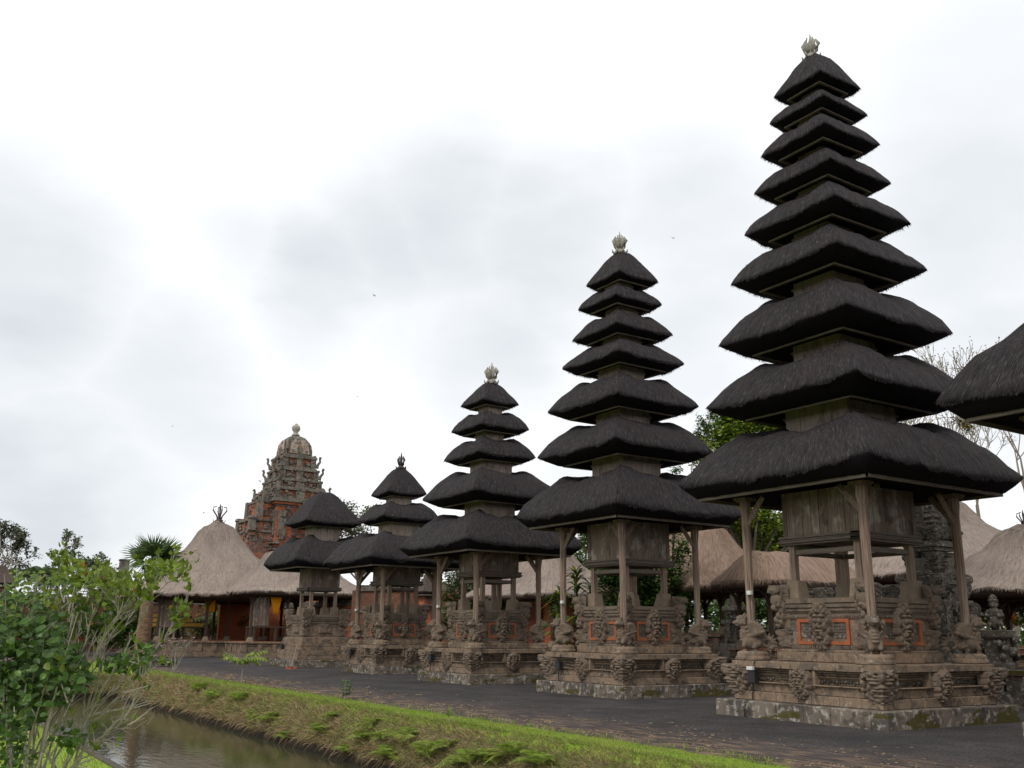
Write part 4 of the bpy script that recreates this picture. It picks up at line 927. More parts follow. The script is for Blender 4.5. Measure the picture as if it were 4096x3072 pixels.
m = MB(); m.b2(31.42, 31.5, 44.8, 46.4, 1.35, 3.6); m.b2(33.0, 34.2, 43.75, 43.88, 1.35, 3.5); tag(m.build('maroon_door', M['ochre']), 'dark maroon doors in the orange wall under the thatch', 'door')
m = MB(); m.b2(27.0, 37.5, 89.8, 90.2, 0, 4.7); m.b2(26.9, 37.6, 89.6, 90.4, 4.7, 4.95)
tag(m.build('plaster_wall', M['orange']), 'bright orange wall seen behind the smaller pavilion', 'wall')
# far black thatched pavilion at the left
pavilion('black_roof_pavilion', 'small far black thatched roof above the left wall', 21.4, 106, 2.6, 2.6, 5.0, 7.8, .4, .4, 0, 1.0, 2, 2, 2, 2, 48, fin=False, mtan='ijuk', strands=1500)

# things in the great pavilion
t = thing('offering_altar', (21.2, 80.6, 1.2), 'stepped altar draped in gold and saffron cloth inside the great pavilion', 'altar')
m = MB(); m.b2(-2.2, 2.2, -1.0, 1.0, .95, 1.08); bevel(m.build('bench', M['darkwood'], t), .02)
m = MB(); m.b2(-2.0, 1.5, -.85, .9, 1.09, 1.36); m.b2(-2.0, .6, -.6, .9, 1.42, 1.74); m.b2(-2.0, -.3, -.35, .9, 1.80, 2.1); m.build('gold_drape', M['gold'], t)
m = MB(); m.b2(-2.05, 1.6, -.9, .95, 1.36, 1.42); m.b2(-2.05, .7, -.65, .95, 1.74, 1.80); m.b2(-2.05, -.2, -.4, .95, 2.1, 2.16)
for k in range(14): m.ball((-1.9+.27*k, -.7 if k > 7 else -.3, 1.48 if k > 9 else (1.86 if k > 5 else 2.25)), (.07, .07, .12), 6, 5)
m.build('tier_shelf', M['darkwood'], t)
m = MB(); m.box((0, 0, .48), (.08, .08, .48)); me = m.mesh('leg', M['darkwood'])
for x in (-2, 0, 2):
    for y in (-.8, .8): link('leg', me, t, (x, y, 0))
m = MB(); m.b2(19.25, 20.3, 79.2, 79.35, 2.3, 4.3); m.b2(19.2, 19.28, 79.1, 79.4, 1.3, 4.3); m.b2(20.28, 20.38, 79.1, 79.4, 1.3, 4.3); m.b2(19.2, 20.4, 79.1, 79.4, 2.2, 2.3)
tag(m.build('wooden_screen', M['wood']), 'grey plank screen at the left corner of the great pavilion', 'screen')
def cloth(x, y, z0, z1, wd, label, taper=1.0, seed=0):
    m = MB(); n = 8; k = 10
    for j in range(k+1):
        for i in range(n+1):
            t = j/k; u = (i/n-.5)*wd*(1-(1-taper)*(1-t)); m.v.append((u, .06*math.sin(i*1.9+seed)*(1.2-t)+.02*math.sin(j*2.1), z0+(z1-z0)*t))
    for j in range(k):
        for i in range(n): m.f.append((j*(n+1)+i, j*(n+1)+i+1, (j+1)*(n+1)+i+1, (j+1)*(n+1)+i)); m.mi.append(0)
    o = m.build('hanging_cloth', M['yellow'], None, True, (x, y, 0)); s = o.modifiers.new('s', 'SOLIDIFY'); s.thickness = .015
    return tag(o, label, 'cloth', 'saffron cloths in the pavilions')
cloth(22.85, 78.7, 3.45, 4.45, .78, 'square saffron cloth hanging in the great pavilion', 1, 1)
cloth(26.55, 73.9, 3.25, 4.6, .95, 'crumpled tapering saffron cloth hanging in the smaller pavilion', .35, 3)
m = MB(); m.b2(25.1, 26.2, 74.3, 75.6, 2.35, 4.6); 
for k in range(4): m.b2(25.1+.275*k+.015, 25.1+.275*(k+1)-.015, 74.24, 74.3, 2.4, 4.6)
tag(m.build('wooden_cupboard', M['wood']), 'grey wooden cupboard standing in the smaller pavilion', 'cupboard')
m = MB(); m.b2(24.9, 28.6, 73.9, 75.8, 2.22, 2.34)
for x in (25.0, 26.7, 28.4):
    for y in (74.0, 75.6): m.b2(x-.09, x+.09, y-.09, y+.09, 1.22, 2.22)
tag(bevel(m.build('raised_bench', M['darkwood']), .02), 'dark raised timber bench in the smaller pavilion', 'bench')
m = MB(); m.ball((0, 0, 0), (.16, .16, .13), 10, 8); m.lathe([(.10, .09), (.11, .13), (.09, .14)], n=10); tag(m.build('white_bowl', M['white'], None, True, (27.9, 73.6, 1.38)), 'round white bowl on the edge of the smaller pavilion platform', 'bowl')

# ---- brick gate tower
def temple_tower():
    t = thing('brick_temple_tower', (35.45, 96.3, 0), 'tall orange brick tower carved in grey stone, rising behind the great pavilion', 'tower')
    br, st = MB(), MB(); r = random.Random(9)
    def tier(a, z0, z1, panels=True):
        br.b2(-a, a, -a, a, z0, z1)
        for q in range(4):
            an = q*math.pi/2; c, s = math.cos(an), math.sin(an)
            def bx(x, y, z, hx, hy, hz, tgt): tgt.box((x*c-y*s, x*s+y*c, z), (hx, hy, hz), an, jit=.02)
            h = z1-z0; zc = (z0+z1)/2
            bx(-a, -a, zc, .26, .26, h/2, st); bx(-a, -a, z1+.10, .34, .34, .12, st)
            bx(0, -a-.10, zc+.1, a*.20, .20, h/2+.1, st); bx(0, -a-.16, z1+.15, a*.26, .22, .18, st)
            for sx in (-1, 1):
                bx(sx*a*.55, -a-.05, zc, .20, .07, .20, st); st.box(((sx*a*.55)*c+(a+.12)*s, (sx*a*.55)*s-(a+.12)*c, zc), (.14, .06, .14), an)
                bx(sx*a*.55, -a-.04, z0+.12, a*.26, .05, .12, st)
    # body
    br.b2(-2.35, 2.35, -2.35, 2.35, 0, 14.5)
    for q in range(4):
        an = q*math.pi/2; c, s = math.cos(an), math.sin(an)
        def bx(x, y, z, hx, hy, hz, tgt, tp=1): tgt.box((x*c-y*s, x*s+y*c, z), (hx, hy, hz), an, tp, jit=.015)
        for sx in (-1, 1):
            bx(sx*1.7, -2.43, 12.6, .42, .12, 1.3, st); bx(sx*1.7, -2.55, 13.5, .30, .10, .28, st); bx(sx*1.7, -2.45, 11.15, .30, .12, .22, st, .6)
            for k in range(9): bx(sx*2.45, -2.2, 5.6+.62*k, .34, .34, .07, st)
        for k in range(9): bx(0, -2.4-.05*k, 8.6+k*.26, 1.1+.05*k, .25, .10, st if k % 2 else br)
    for sx in (-1, 1):      # stepped wings either side
        def sb_(x, hx, hy, z0, z1, tgt): tgt.box((sx*x, 0, (z0+z1)/2), (hx, hy, (z1-z0)/2), 0, 1, jit=.015)
        sb_(3.3, 1.4, 1.9, 0, 11.6, br); sb_(3.3, 1.52, 2.05, 11.6, 11.8, st); sb_(3.3, 1.36, 1.85, 11.8, 12.7, br); sb_(3.3, 1.58, 2.1, 12.7, 12.95, st); sb_(3.3, 1.45, 2.0, 12.95, 13.1, br)
        sb_(2.9, 1.1, 1.6, 13.1, 14.6, br); sb_(2.9, 1.22, 1.75, 14.6, 14.85, st); sb_(2.75, .9, 1.3, 14.85, 15.3, st); sb_(2.5, .6, 1.0, 15.3, 16.0, st)
        for sy in (-1, 1):
            st.box((sx*4.65, sy*1.95, 12.35), (.34, .34, .62), 0, .9, jit=.02); st.box((sx*4.65, sy*1.95, 13.05), (.42, .42, .14), 0, .8); st.box((sx*3.9, sy*1.7, 14.0), (.34, .34, .9), 0, .85, jit=.02); st.box((sx*3.3, sy*1.5, 15.3), (.30, .30, .6), 0, .8, jit=.02)
            for zz, xx in ((12.2, 4.1), (12.2, 3.2), (10.9, 4.2), (10.9, 3.3)): st.box((sx*xx, sy*1.95, zz), (.20, .05, .22), 0, .8)
            for k in range(8): st.box((sx*2.6, sy*1.92, 6.5+.62*k), (.42, .10, .06))
            br.box((sx*3.3, sy*1.65, 13.9), (.30, .08, .6))
        for k in range(5): r_ = .5; st.ball((sx*(4.0-.3*k), 0, 15.0+.32*k), (.22, .5, .22), 6, 5)
    for _ in range(150):    # carved lumps over wings and body
        q = r.randrange(4); an = q*math.pi/2; c, s = math.cos(an), math.sin(an); zz = r.uniform(8, 15.2); hw = 4.6 if zz < 13 else 3.6; x = r.uniform(-hw, hw); y = -2.36 if abs(x) < 2.2 else -1.98
        if q % 2: x = r.uniform(-1.8, 1.8); y = -4.75 if zz < 13 else -4.05
        hs = r.uniform(.08, .26); st.box((x*c-y*s, x*s+y*c, zz), (hs, r.uniform(.08, .18), r.uniform(.05, .2)), an, r.uniform(.6, 1), jit=.03)
    for z0, z1, o in ((14.3, 14.5, .15), (14.5, 14.75, .38), (14.75, 14.95, .60), (14.95, 15.2, .42)): (br if o == .38 else st).b2(-2.3-o, 2.3+o, -2.3-o, 2.3+o, z0, z1)
    z = 15.2; lev = [(2.35, 1.15), (2.12, .9), (1.80, 1.25), (1.55, 1.4)]
    for i, (a, h) in enumerate(lev):
        tier(a, z, z+h*.72); st.b2(-a-.22, a+.22, -a-.22, a+.22, z+h*.72, z+h*.84); st.b2(-a-.10, a+.10, -a-.10, a+.10, z+h*.84, z+h)
        for q, (sx, sy, _) in enumerate(CORN):   # upright horns at the corners
            if i != 1:
                hm = MB(); x, y = sx*(a+.30), sy*(a+.30); hm.tube([(x, y, z+.1), (x*1.05, y*1.05, z+.5), (x*1.14, y*1.14, z+.8), (x*1.12, y*1.12, z+1.1), (x*1.16, y*1.16, z+1.3)], [.20, .15, .12, .12, .16], 6); hm.build('corner_horn', M['mossstone'], t)
            for _ in range(9): st.ball((sx*(a-.2+r.random()*.4), sy*(a-.2+r.random()*.4), z+r.random()*h), r.uniform(.12, .24), 6, 5)
        for _ in range(100):
            q = r.randrange(4); an = q*math.pi/2; c, s = math.cos(an), math.sin(an); x = r.uniform(-a, a); y = -a-.08; hs = r.uniform(.07, .2); st.box((x*c-y*s, x*s+y*c, z+r.uniform(.05, h)), (hs, r.uniform(.08, .2), r.uniform(.05, .16)), an, r.uniform(.6, 1), jit=.03)
        z += h
    # dome
    dm = MB(); dm.lathe([(1.46, 0), (1.50, .25), (1.43, .9), (1.30, 1.5), (1.08, 1.95), (.72, 2.22), (.4, 2.34), (.3, 2.36)], (0, 0, z-.1), 24, .72); dm.build('dome', M['mossstone'], t, False)
    pn = MB()
    for q in range(4):
        an = q*math.pi/2; c, s = math.cos(an), math.sin(an)
        for (x, zz, hx, hz) in ((0, .35, .30, .45), (0, .85, .20, .10), (-.75, .4, .14, .14), (.75, .4, .14, .14), (0, 1.35, .13, .13)):
            y = -1.60+.16*zz; st.box((x*c-y*s, x*s+y*c, z+zz), (hx, .09, hz), an, jit=.02)
        y = -1.56+.06; x = 0; pn.add([(a_*c-b_*s, a_*s+b_*c, z+zz) for a_, b_, zz in ((-1.1, -1.60, .15), (1.1, -1.60, .15), (.95, -1.50, 1.2), (.45, -1.28, 1.75), (0, -1.40, 1.55), (-.45, -1.28, 1.75), (-.95, -1.50, 1.2), (-.9, -1.2, .15), (.9, -1.2, .15), (0, -1.0, 1.5))], [(0, 1, 2, 3, 4, 5, 6), (0, 6, 7), (1, 8, 2), (7, 8, 1, 0), (2, 8, 9, 3), (6, 5, 9, 7)])
        x, y = -1.32, -1.32
        hm = MB(); hm.tube([(x*c-y*s, x*s+y*c, z-.05), ((x*c-y*s)*1.0, (x*s+y*c)*1.0, z+.6), ((x*c-y*s)*.84, (x*s+y*c)*.84, z+1.4), ((x*c-y*s)*.55, (x*s+y*c)*.55, z+1.95), ((x*c-y*s)*.25, (x*s+y*c)*.25, z+2.2)], [.2, .15, .12, .1, .08], 5); hm.build('dome_rib', M['mossstone'], t)
    pn.build('dome_panel', M['palestone'], t)
    z -= .25
    fn = MB(); fn.lathe([(.42, 0), (.44, .1), (.30, .2), (.24, .38), (.42, .62), (.46, .88), (.36, 1.1), (.18, 1.18), (.14, 1.3), (.05, 1.36)], (0, 0, z+2.55), 14); fn.build('finial', M['pale'], t, True)
    bevel(br.build('brick_core', M['brick'], t), .03); bevel(st.build('stone_trim', M['mossstone'], t), .04, 1)
temple_tower()

# ---- walls and gate posts behind
def wall(name, label, x0, y0, x1, y1, z0, z1, th=.5, mt='brickdull'):
    t = thing(name, ((x0+x1)/2, (y0+y1)/2, 0), label, 'wall'); L = math.hypot(x1-x0, y1-y0)/2; an = math.atan2(y1-y0, x1-x0); t.rotation_euler = (0, 0, an)
    m = MB(); m.b2(-L, L, -th/2, th/2, z0, z1-.5); n = max(1, int(L*2/3))
    for k in range(n+1): m.b2(-L+2*L*k/n-.28, -L+2*L*k/n+.28, -th/2-.12, th/2+.12, z0, z1-.45)
    m.build('wall_body', M[mt], t)
    m = MB(); h = z1-z0
    for a, b, o in ((.30, .36, .10), (.62, .66, .08)): m.b2(-L-.02, L+.02, -th/2-o, th/2+o, z0+h*a, z0+h*b)
    for k in range(3): m.b2(-L-.05, L+.05, -th/2-.15+.1*k, th/2+.15-.1*k, z1-.5+.16*k, z1-.36+.16*k)
    bevel(m.build('coping', M['mossstone'], t), .02); return t
wall('rear_wall', 'long brown brick wall with stone coping behind the great pavilion', 8, 100, 34, 100, 0, 5.0)
wall('side_wall', 'brown and orange brick wall seen through the legs of the three-roofed tower', 33.0, 66, 33.0, 92, 0, 4.6, mt='brick')
wall('court_wall', 'brick wall with white courses between the three and five roofed towers', 30.5, 67.5, 39, 60, 0, 5.45)
def pillar(cx, cy, h, wd, label, name='gate_pillar'):
    t = thing(name, (cx, cy, 0), label, 'gate pillar'); m = MB(); m.b2(-wd, wd, -wd, wd, 0, h*.62); m.b2(-wd*.8, wd*.8, -wd*.8, wd*.8, h*.62, h*.74); m.build('brick_shaft', M['brick'], t)
    m = MB()
    for z, o in ((.05, .15), (.30, .10), (.58, .12), (.62, .2), (.74, .22), (.78, .12)): m.b2(-wd-o, wd+o, -wd-o, wd+o, h*z, h*z+.13)
    for k in range(4):
        a = wd*(1.35-.3*k); m.box((0, 0, h*(.82+.05*k)), (a, a, h*.028), 0, .75)
    m.lathe([(.12, 0), (.16, .15), (.05, .3)], (0, 0, h*.98), 8)
    bevel(m.build('stone_cap', M['brown_tile'], t), .03); return t
pillar(34.3, 63.6, 6.2, .55, 'orange brick pillar with a stepped dark cap beside the corner post of the five-roofed tower')
pillar(9.2, 95, 7.3, 1.0, 'orange brick gate pillar with dark stepped top at the far left edge')
for (x, y, lab) in ((25.6, 88.5, 'left'), (34.0, 84.0, 'right')):
    pass
m = MB(); m.box((20.35, 100.2, 8.0), (.42, .36, .6)); m.box((20.35, 100.2, 8.6), (.50, .44, .08)); m.b2(20.05, 20.65, 99.95, 100.45, 0, 7.41); tag(bevel(m.build('stone_pillar_top', M['mossstone']), .05), 'plain grey stone pillar head just left of the fan palm crown', 'pillar')

# ---- dark carved stone gate behind the tallest tower
def carved_gate():
    t = thing('carved_stone_gate', (29.55, 19.35, 1.06), 'blackened carved stone gate with stepped crown behind the right side of the tallest tower', 'gate')
    m = MB(); r = random.Random(13); m.b2(-1.1, 1.1, -1.1, 1.1, -1.1, .004); z = 0
    for (a, h) in ((.90, .5), (.78, .5), (.70, .8), (.80, .10), (.66, .12), (.82, .12), (.58, .5), (.70, .14), (.45, .55), (.36, .4), (.52, .14), (.62, .18), (.50, .10)):
        m.b2(-a, a, -a, a, z, z+h-.004); z += h
    m.build('core', M['stone_dark'], t)
    for (kk, wd, ht, zz, off, sd) in (('guard', 1.0, 1.3, .8, .74, 3), ('scroll', 1.1, .7, 1.9, .70, 4), ('flame', .8, .8, 2.7, .52, 5), ('scroll', .9, .45, 4.1, .50, 6)):
        me = panel(kk, wd, ht, .22, 44, sd, (.04, .10)).mesh('relief', M['stone_dark'], True); quad(t, 'relief', me, (0, -off, zz))
    for (wd, ht, zz, off, sd) in ((.34, .8, 2.2, .64, 7), (.30, .7, 3.0, .44, 8), (.30, 1.1, 1.0, .74, 9), (.24, .45, 4.0, .54, 10)):
        me = cornerpanel('scroll', wd, ht, .15, 40, sd, (.03, .12)).mesh('corner_relief', M['stone_dark'], True); quad(t, 'corner_relief', me, (-off, -off, zz))
    me = panel('flame', 1.35, 1.25, .22, 44, 15, (.15, .10)).mesh('crown_relief', M['stone_dark'], True); quad(t, 'crown_relief', me, (0, -.30, z-.03))
    m = MB(); m.box((0, 0, z+.42), (.42, .42, .42), 0, .6); m.box((0, 0, z+.95), (.25, .25, .2), 0, .4); m.build('crown', M['stone_dark'], t)
    # wing wall running back from the pylon, with big curved flutes
    m = MB(); m.b2(-.25, .25, .9, 5.6, 0, 1.7)
    for k in range(9):
        rr = 1.45-.14*k; pts = [(-.32-.02*k, 2.4+rr*math.cos(R_(q)), 1.25+rr*1.05*math.sin(R_(q))) for q in range(-10, 191, 20)]; m.tube(pts, [.10]*len(pts), 5)
    m.b2(-.22, .22, 1.2, 3.6, 1.6, 2.3); m.ball((-.3, 2.4, 1.3), (.2, .3, .3), 8, 6)
    m.build('scroll_wing', M['stone_dark'], t, True)
    for (y, kk, sd) in ((4.4, 'flame', 16), (1.3, 'scroll', 17), (3.4, 'flame', 20), (5.2, 'flame', 18)):
        me = panel(kk, .9, 1.2, .2, 34, sd, (.05, .12)).mesh('wing_relief', M['stone_dark'], True); o = link('wing_relief', me, t, (-.24, y, 1.5), -math.pi/2)
    m = MB(); m.b2(-.15, .15, 4.0, 5.6, 1.6, 2.5); m.b2(.8, 1.5, -.3, .3, -1.1, 1.7); m.build('side_wing', M['stone_dark'], t)
    me = panel('flame', 1.2, 1.3, .25, 34, 19, (.05, .12)).mesh('side_relief', M['stone_dark'], True); link('side_relief', me, t, (1.15, -.3, .6))
    return t
carved_gate()
def statue(x, y, z, sc_, label, m_='stone_dark', rz=0, ped=.6, pw=.32):
    t = thing('stone_statue', (x, y, z), label, 'statue', 'dark stone statues by the gate', rz)
    m = MB(); m.lathe([(pw*1.2, 0), (pw*1.2, ped*.15), (pw, ped*.2), (pw*.95, ped*.75), (pw*1.25, ped*.82), (pw*1.3, ped)], n=4); 
    for k in range(26): 
        a = random.uniform(0, 6.28); m.ball((pw*math.cos(a), pw*math.sin(a), random.uniform(.15, .95)*ped), pw*.24, 6, 5)
    bevel(m.build('pedestal', M[m_], t), .02)
    m = MB(); s = sc_; z0 = ped
    m.ball((0, 0, z0+.25*s), (.24*s, .22*s, .26*s), 12, 9); m.ball((-.02*s, 0, z0+.52*s), (.19*s, .18*s, .2*s), 12, 9); m.ball((-.04*s, 0, z0+.80*s), (.13*s, .12*s, .14*s), 12, 9)
    for q in (-1, 1):
        m.tube([(0, .17*s*q, z0+.62*s), (-.08*s, .26*s*q, z0+.45*s), (-.20*s, .12*s*q, z0+.42*s)], [.07*s, .06*s, .06*s], 6); m.tube([(0, .13*s*q, z0+.18*s), (-.25*s, .16*s*q, z0+.16*s), (-.22*s, .16*s*q, z0+.0)], [.11*s, .08*s, .07*s], 6)
        m.ball((-.15*s, .05*s*q, z0+.83*s), .03*s, 6, 5); m.ball((-.02*s, .13*s*q, z0+.8*s), (.04*s, .03*s, .06*s), 6, 5)
    m.ball((-.16*s, 0, z0+.75*s), (.05*s, .06*s, .04*s), 6, 5)
    m.lathe([(.15*s, 0), (.17*s, .05*s), (.12*s, .10*s), (.13*s, .15*s), (.05*s, .24*s)], (-.02*s, 0, z0+.88*s), 10)
    me = m.mesh('tmp', M[m_]); o = link('tmp', me); rm = o.modifiers.new('r', 'REMESH'); rm.mode = 'VOXEL'; rm.voxel_size = .025; rm.use_smooth_shade = True
    e = o.evaluated_get(bpy.context.evaluated_depsgraph_get()); rr = bpy.data.meshes.new_from_object(e); rr.materials.clear(); rr.materials.append(M[m_]); bpy.data.objects.remove(o); rr.name = 'figure'
    link('figure', rr, t)
q = at(4000, 2640, 31.6); statue(q.x, q.y, 1.06, 1.0, 'mossy guardian statue on a carved pedestal right of the tallest tower', rz=.3, ped=1.2, pw=.50)
q = at(3325, 2400, 32.5); statue(q.x, q.y, 1.06, 1.05, 'dark guardian statue seen between the legs of the tallest tower', rz=-.3, ped=1.35, pw=.26)
def shrine(u, v, d, h, label, sd, wd=.5):
    p = at(u, v, d); t = thing('stone_shrine', (p.x, p.y, 1.06), label, 'shrine', 'pale stone shrines seen behind the towers'); m = MB(); r = random.Random(sd); z = 0
    for (a, hh) in ((1.3, .15), (1.1, .12), (.75, .35), (.95, .08), (.6, .16), (.85, .08), (.5, .14), (.3, .1)):
        m.box((0, 0, z+hh*h/2), (a*wd, a*wd, hh*h/2-.003), 0, .93); z += hh*h
    for k in range(60):
        a = r.uniform(0, 6.28); zz = r.uniform(.3, 1)*h; q = wd*(1.1-.55*zz/h); m.ball((q*math.cos(a), q*math.sin(a), zz), r.uniform(.05, .11), 6, 5)
    bevel(m.build('shrine_body', M['mossstone'], t), .02); me = panel('face', wd*1.3, h*.35, .12, 26, sd, (.03, .05)).mesh('relief', M['mossstone'], True); quad(t, 'relief', me, (0, -wd*.75, h*.28)); return t
shrine(2945, 2560, 42, 2.3, 'whitish carved stone shrine right of the seven-roofed tower, near the hip roofed pavilion', 3, .48)
shrine(3110, 2560, 43, 1.3, 'low whitish carved stone altar beside the left corner post of the tallest tower', 4, .6)
shrine(2855, 2560, 44, 1.0, 'small pale stone block shrine under the hip roofed pavilion', 5, .3)

# ---- vegetation behind
def blobpx(lst): return [(at(u, v, d), (r*d/3812.0,)*2+(rz*d/3812.0,)) for (u, v, d, r, rz) in lst]
def base(u, v, d, z=0): p = at(u, v, d); return (p.x, p.y, z)
T = 'trees and shrubs behind the towers'
tree('green_tree', base(3000, 2400, 52, 1.06), 'large bright green tree behind the two tallest towers', blobpx([(2900, 1660, 54, 60, 40), (3000, 1640, 54, 70, 40), (2800, 1790, 54, 60, 70), (2870, 1730, 54, 70, 60), (2960, 1700, 54, 85, 60), (2950, 1790, 54, 95, 70), (3070, 1700, 55, 110, 60), (2900, 2130, 56, 90, 80), (3010, 2180, 58, 110, 80), (3100, 2230, 57, 80, 50), (2830, 1850, 53, 70, 80), (2980, 1880, 54, 130, 90), (3150, 1850, 56, 120, 110), (3000, 2080, 54, 120, 90), (3190, 2120, 56, 130, 90), (2880, 2030, 52, 90, 60), (3240, 1980, 57, 120, 100), (3060, 2210, 54, 60, 40)]), 52000, .22, ['leaf_bright', 'leaf_lime', 'leaf_mid', 'leaf_dark'], 51, .2, mi_w=[.50, .26, .14, .10], group=T)
tree('sprig_tree', base(2790, 2500, 50, 1.06), 'thin leafy sprigs rising against the sky left of the bright green tree', blobpx([(2800, 1675, 50, 18, 22), (2830, 1710, 50, 30, 20), (2790, 1730, 50, 20, 30), (2700, 1880, 50, 26, 18), (2850, 1660, 50, 22, 25)]), 900, .13, ['leaf_mid', 'leaf_dark'], 52, .07, group=T)
tree('mango_tree', base(2560, 2560, 44, 1.06), 'dark green broad-leaved tree behind the seven-roofed tower', blobpx([(2450, 2320, 44, 70, 60), (2560, 2300, 45, 80, 70), (2680, 2290, 44, 55, 60), (2720, 2200, 44, 40, 50), (2480, 2450, 44, 70, 60), (2620, 2420, 45, 80, 70), (2740, 2420, 44, 45, 60), (2550, 2520, 45, 90, 50), (2700, 2120, 44, 25, 35)]), 11000, .22, ['leaf_dark', 'leaf_mid'], 53, .14, mi_w=[.6, .4], group=T, wdt=.30)
tree('dark_tree', base(2300, 2500, 66, 0), 'dense green tree above the tan roof between the five and seven roofed towers', blobpx([(2240, 2200, 68, 45, 40), (2300, 2240, 66, 60, 50), (2350, 2150, 70, 50, 70), (2330, 2300, 66, 60, 60)]), 5000, .22, ['leaf_lime', 'leaf_dark', 'leaf_mid'], 54, .2, mi_w=[.3, .4, .3], group=T)
tree('olive_tree', base(1880, 2600, 60, 0), 'olive green feathery tree between the three and five roofed towers', blobpx([(1850, 2320, 62, 70, 60), (1950, 2300, 64, 60, 60), (1800, 2400, 62, 45, 60), (1900, 2420, 62, 80, 60), (1780, 2260, 64, 40, 30)]), 7000, .17, ['leaf_olive', 'leaf_mid'], 55, .12, mi_w=[.65, .35], group=T)
tree('dark_shrub', base(1850, 2640, 58, 0), 'dark green shrub below the olive tree, behind the corner post of the five-roofed tower', blobpx([(1800, 2480, 58, 50, 50), (1880, 2500, 58, 70, 60), (1960, 2450, 58, 60, 60), (2050, 2430, 58, 60, 50), (1860, 2580, 58, 70, 40)]), 6000, .18, ['leaf_dark', 'leaf_mid'], 56, .07, group=T, mi_w=[.75, .25], cat='shrub')
tree('court_shrub', base(2900, 2560, 60, 1.06), 'mid green shrubs seen under the hip roofed pavilion', blobpx([(2800, 2450, 58, 60, 70), (2900, 2470, 60, 70, 60), (3020, 2440, 58, 60, 50), (3120, 2460, 58, 60, 60), (2860, 2540, 58, 80, 40), (3080, 2540, 58, 80, 40), (3240, 2460, 58, 60, 60), (3350, 2440, 60, 70, 60)]), 9000, .20, ['leaf_mid', 'leaf_dark', 'leaf_lime'], 57, .06, group=T, mi_w=[.5, .2, .3], cat='shrub')
tree('right_shrub', base(4020, 2480, 52, 1.06), 'dark and mid green shrubs seen under the end pavilion', blobpx([(3960, 2420, 52, 60, 50), (4060, 2410, 52, 70, 50), (4140, 2430, 52, 60, 60)]), 4000, .20, ['leaf_dark', 'leaf_mid', 'leaf_grey'], 58, .06, group=T, cat='shrub')
tree('clipped_hedge', base(4020, 2520, 46, 1.06), 'clipped yellow-green hedge behind the end pavilion', blobpx([(3930, 2480, 46, 40, 18), (3990, 2482, 46, 45, 18), (4060, 2484, 46, 45, 18), (4130, 2486, 46, 45, 18)]), 3500, .10, ['leaf_lime', 'leaf_yellow'], 59, .04, group=T, cat='hedge', mi_w=[.85, .15])
tree('orange_flower_plant', base(4030, 2520, 45.6, 1.06), 'orange flowering plant growing out of the yellow-green hedge', blobpx([(4028, 2462, 45.6, 12, 12), (4045, 2470, 45.6, 10, 8)]), 160, .14, ['flower'], 60, .02, group=T, cat='plant')
m = MB(); q = at(3960, 2560, 40); m.b2(31.9, 32.3, 8, 16.2, 1.06, 2.5); m.b2(31.84, 32.36, 8, 16.2, 2.5, 2.6); m.b2(31.8, 32.4, 8, 16.2, 1.06, 1.35); m.b2(31.84, 32.36, 8, 16.2, 1.75, 1.82)
tag(bevel(m.build('brown_brick_parapet', M['brickdull']), .02), 'low dark red-brown brick parapet at the right edge, under the end pavilion roof', 'wall')
tree('pavilion_bushes', base(760, 2600, 92, 0), 'bright green bushes seen through the great pavilion', blobpx([(640, 2520, 92, 40, 40), (700, 2530, 92, 45, 30), (820, 2510, 92, 60, 50), (900, 2500, 92, 60, 50), (980, 2480, 92, 50, 50), (850, 2420, 94, 40, 30)]), 6000, .24, ['leaf_mid', 'leaf_lime', 'leaf_dark'], 61, .06, group=T, cat='shrub')
tree('ixora_bush', base(500, 2630, 74, 0), 'dark green bush left of the fan palm trunk', blobpx([(460, 2450, 76, 50, 50), (540, 2470, 76, 50, 60), (480, 2540, 76, 90, 60), (400, 2520, 76, 60, 60), (330, 2500, 78, 60, 60), (560, 2560, 75, 50, 50)]), 7500, .22, ['leaf_dark', 'leaf_mid', 'flower'], 62, .07, group=T, cat='shrub', mi_w=[.68, .29, .03])
tree('rear_tree', base(3050, 2540, 70, 1.06), 'dense darker tree filling the gap behind the hip roofed pavilion', blobpx([(2760, 2360, 72, 90, 80), (2900, 2340, 72, 100, 90), (3020, 2290, 70, 110, 90), (3140, 2250, 70, 110, 100), (3250, 2260, 70, 100, 110), (3130, 2400, 70, 120, 80), (2950, 2450, 70, 120, 70), (3300, 2400, 70, 110, 90), (3450, 2380, 70, 110, 90)]), 20000, .3, ['leaf_mid', 'leaf_lime'], 63, .16, mi_w=[.7, .3], group=T)
tree('rear_tree', base(2500, 2560, 72, 0), 'dense dark tree behind the broad-leaved tree by the seven-roofed tower', blobpx([(2380, 2330, 72, 90, 90), (2500, 2300, 72, 100, 100), (2620, 2330, 72, 100, 90), (2450, 2460, 72, 120, 70), (2650, 2460, 72, 120, 70)]), 12000, .3, ['leaf_dark', 'leaf_mid'], 64, .16, mi_w=[.75, .25], group=T)
tree('rear_tree', base(1900, 2600, 84, 0), 'dull green tree far behind the five-roofed tower', blobpx([(1780, 2380, 84, 90, 70), (1900, 2360, 84, 100, 90), (2020, 2400, 84, 90, 80), (1850, 2480, 84, 110, 60), (2000, 2490, 84, 110, 60)]), 9000, .3, ['leaf_olive', 'leaf_dark'], 65, .16, mi_w=[.5, .5], group=T)
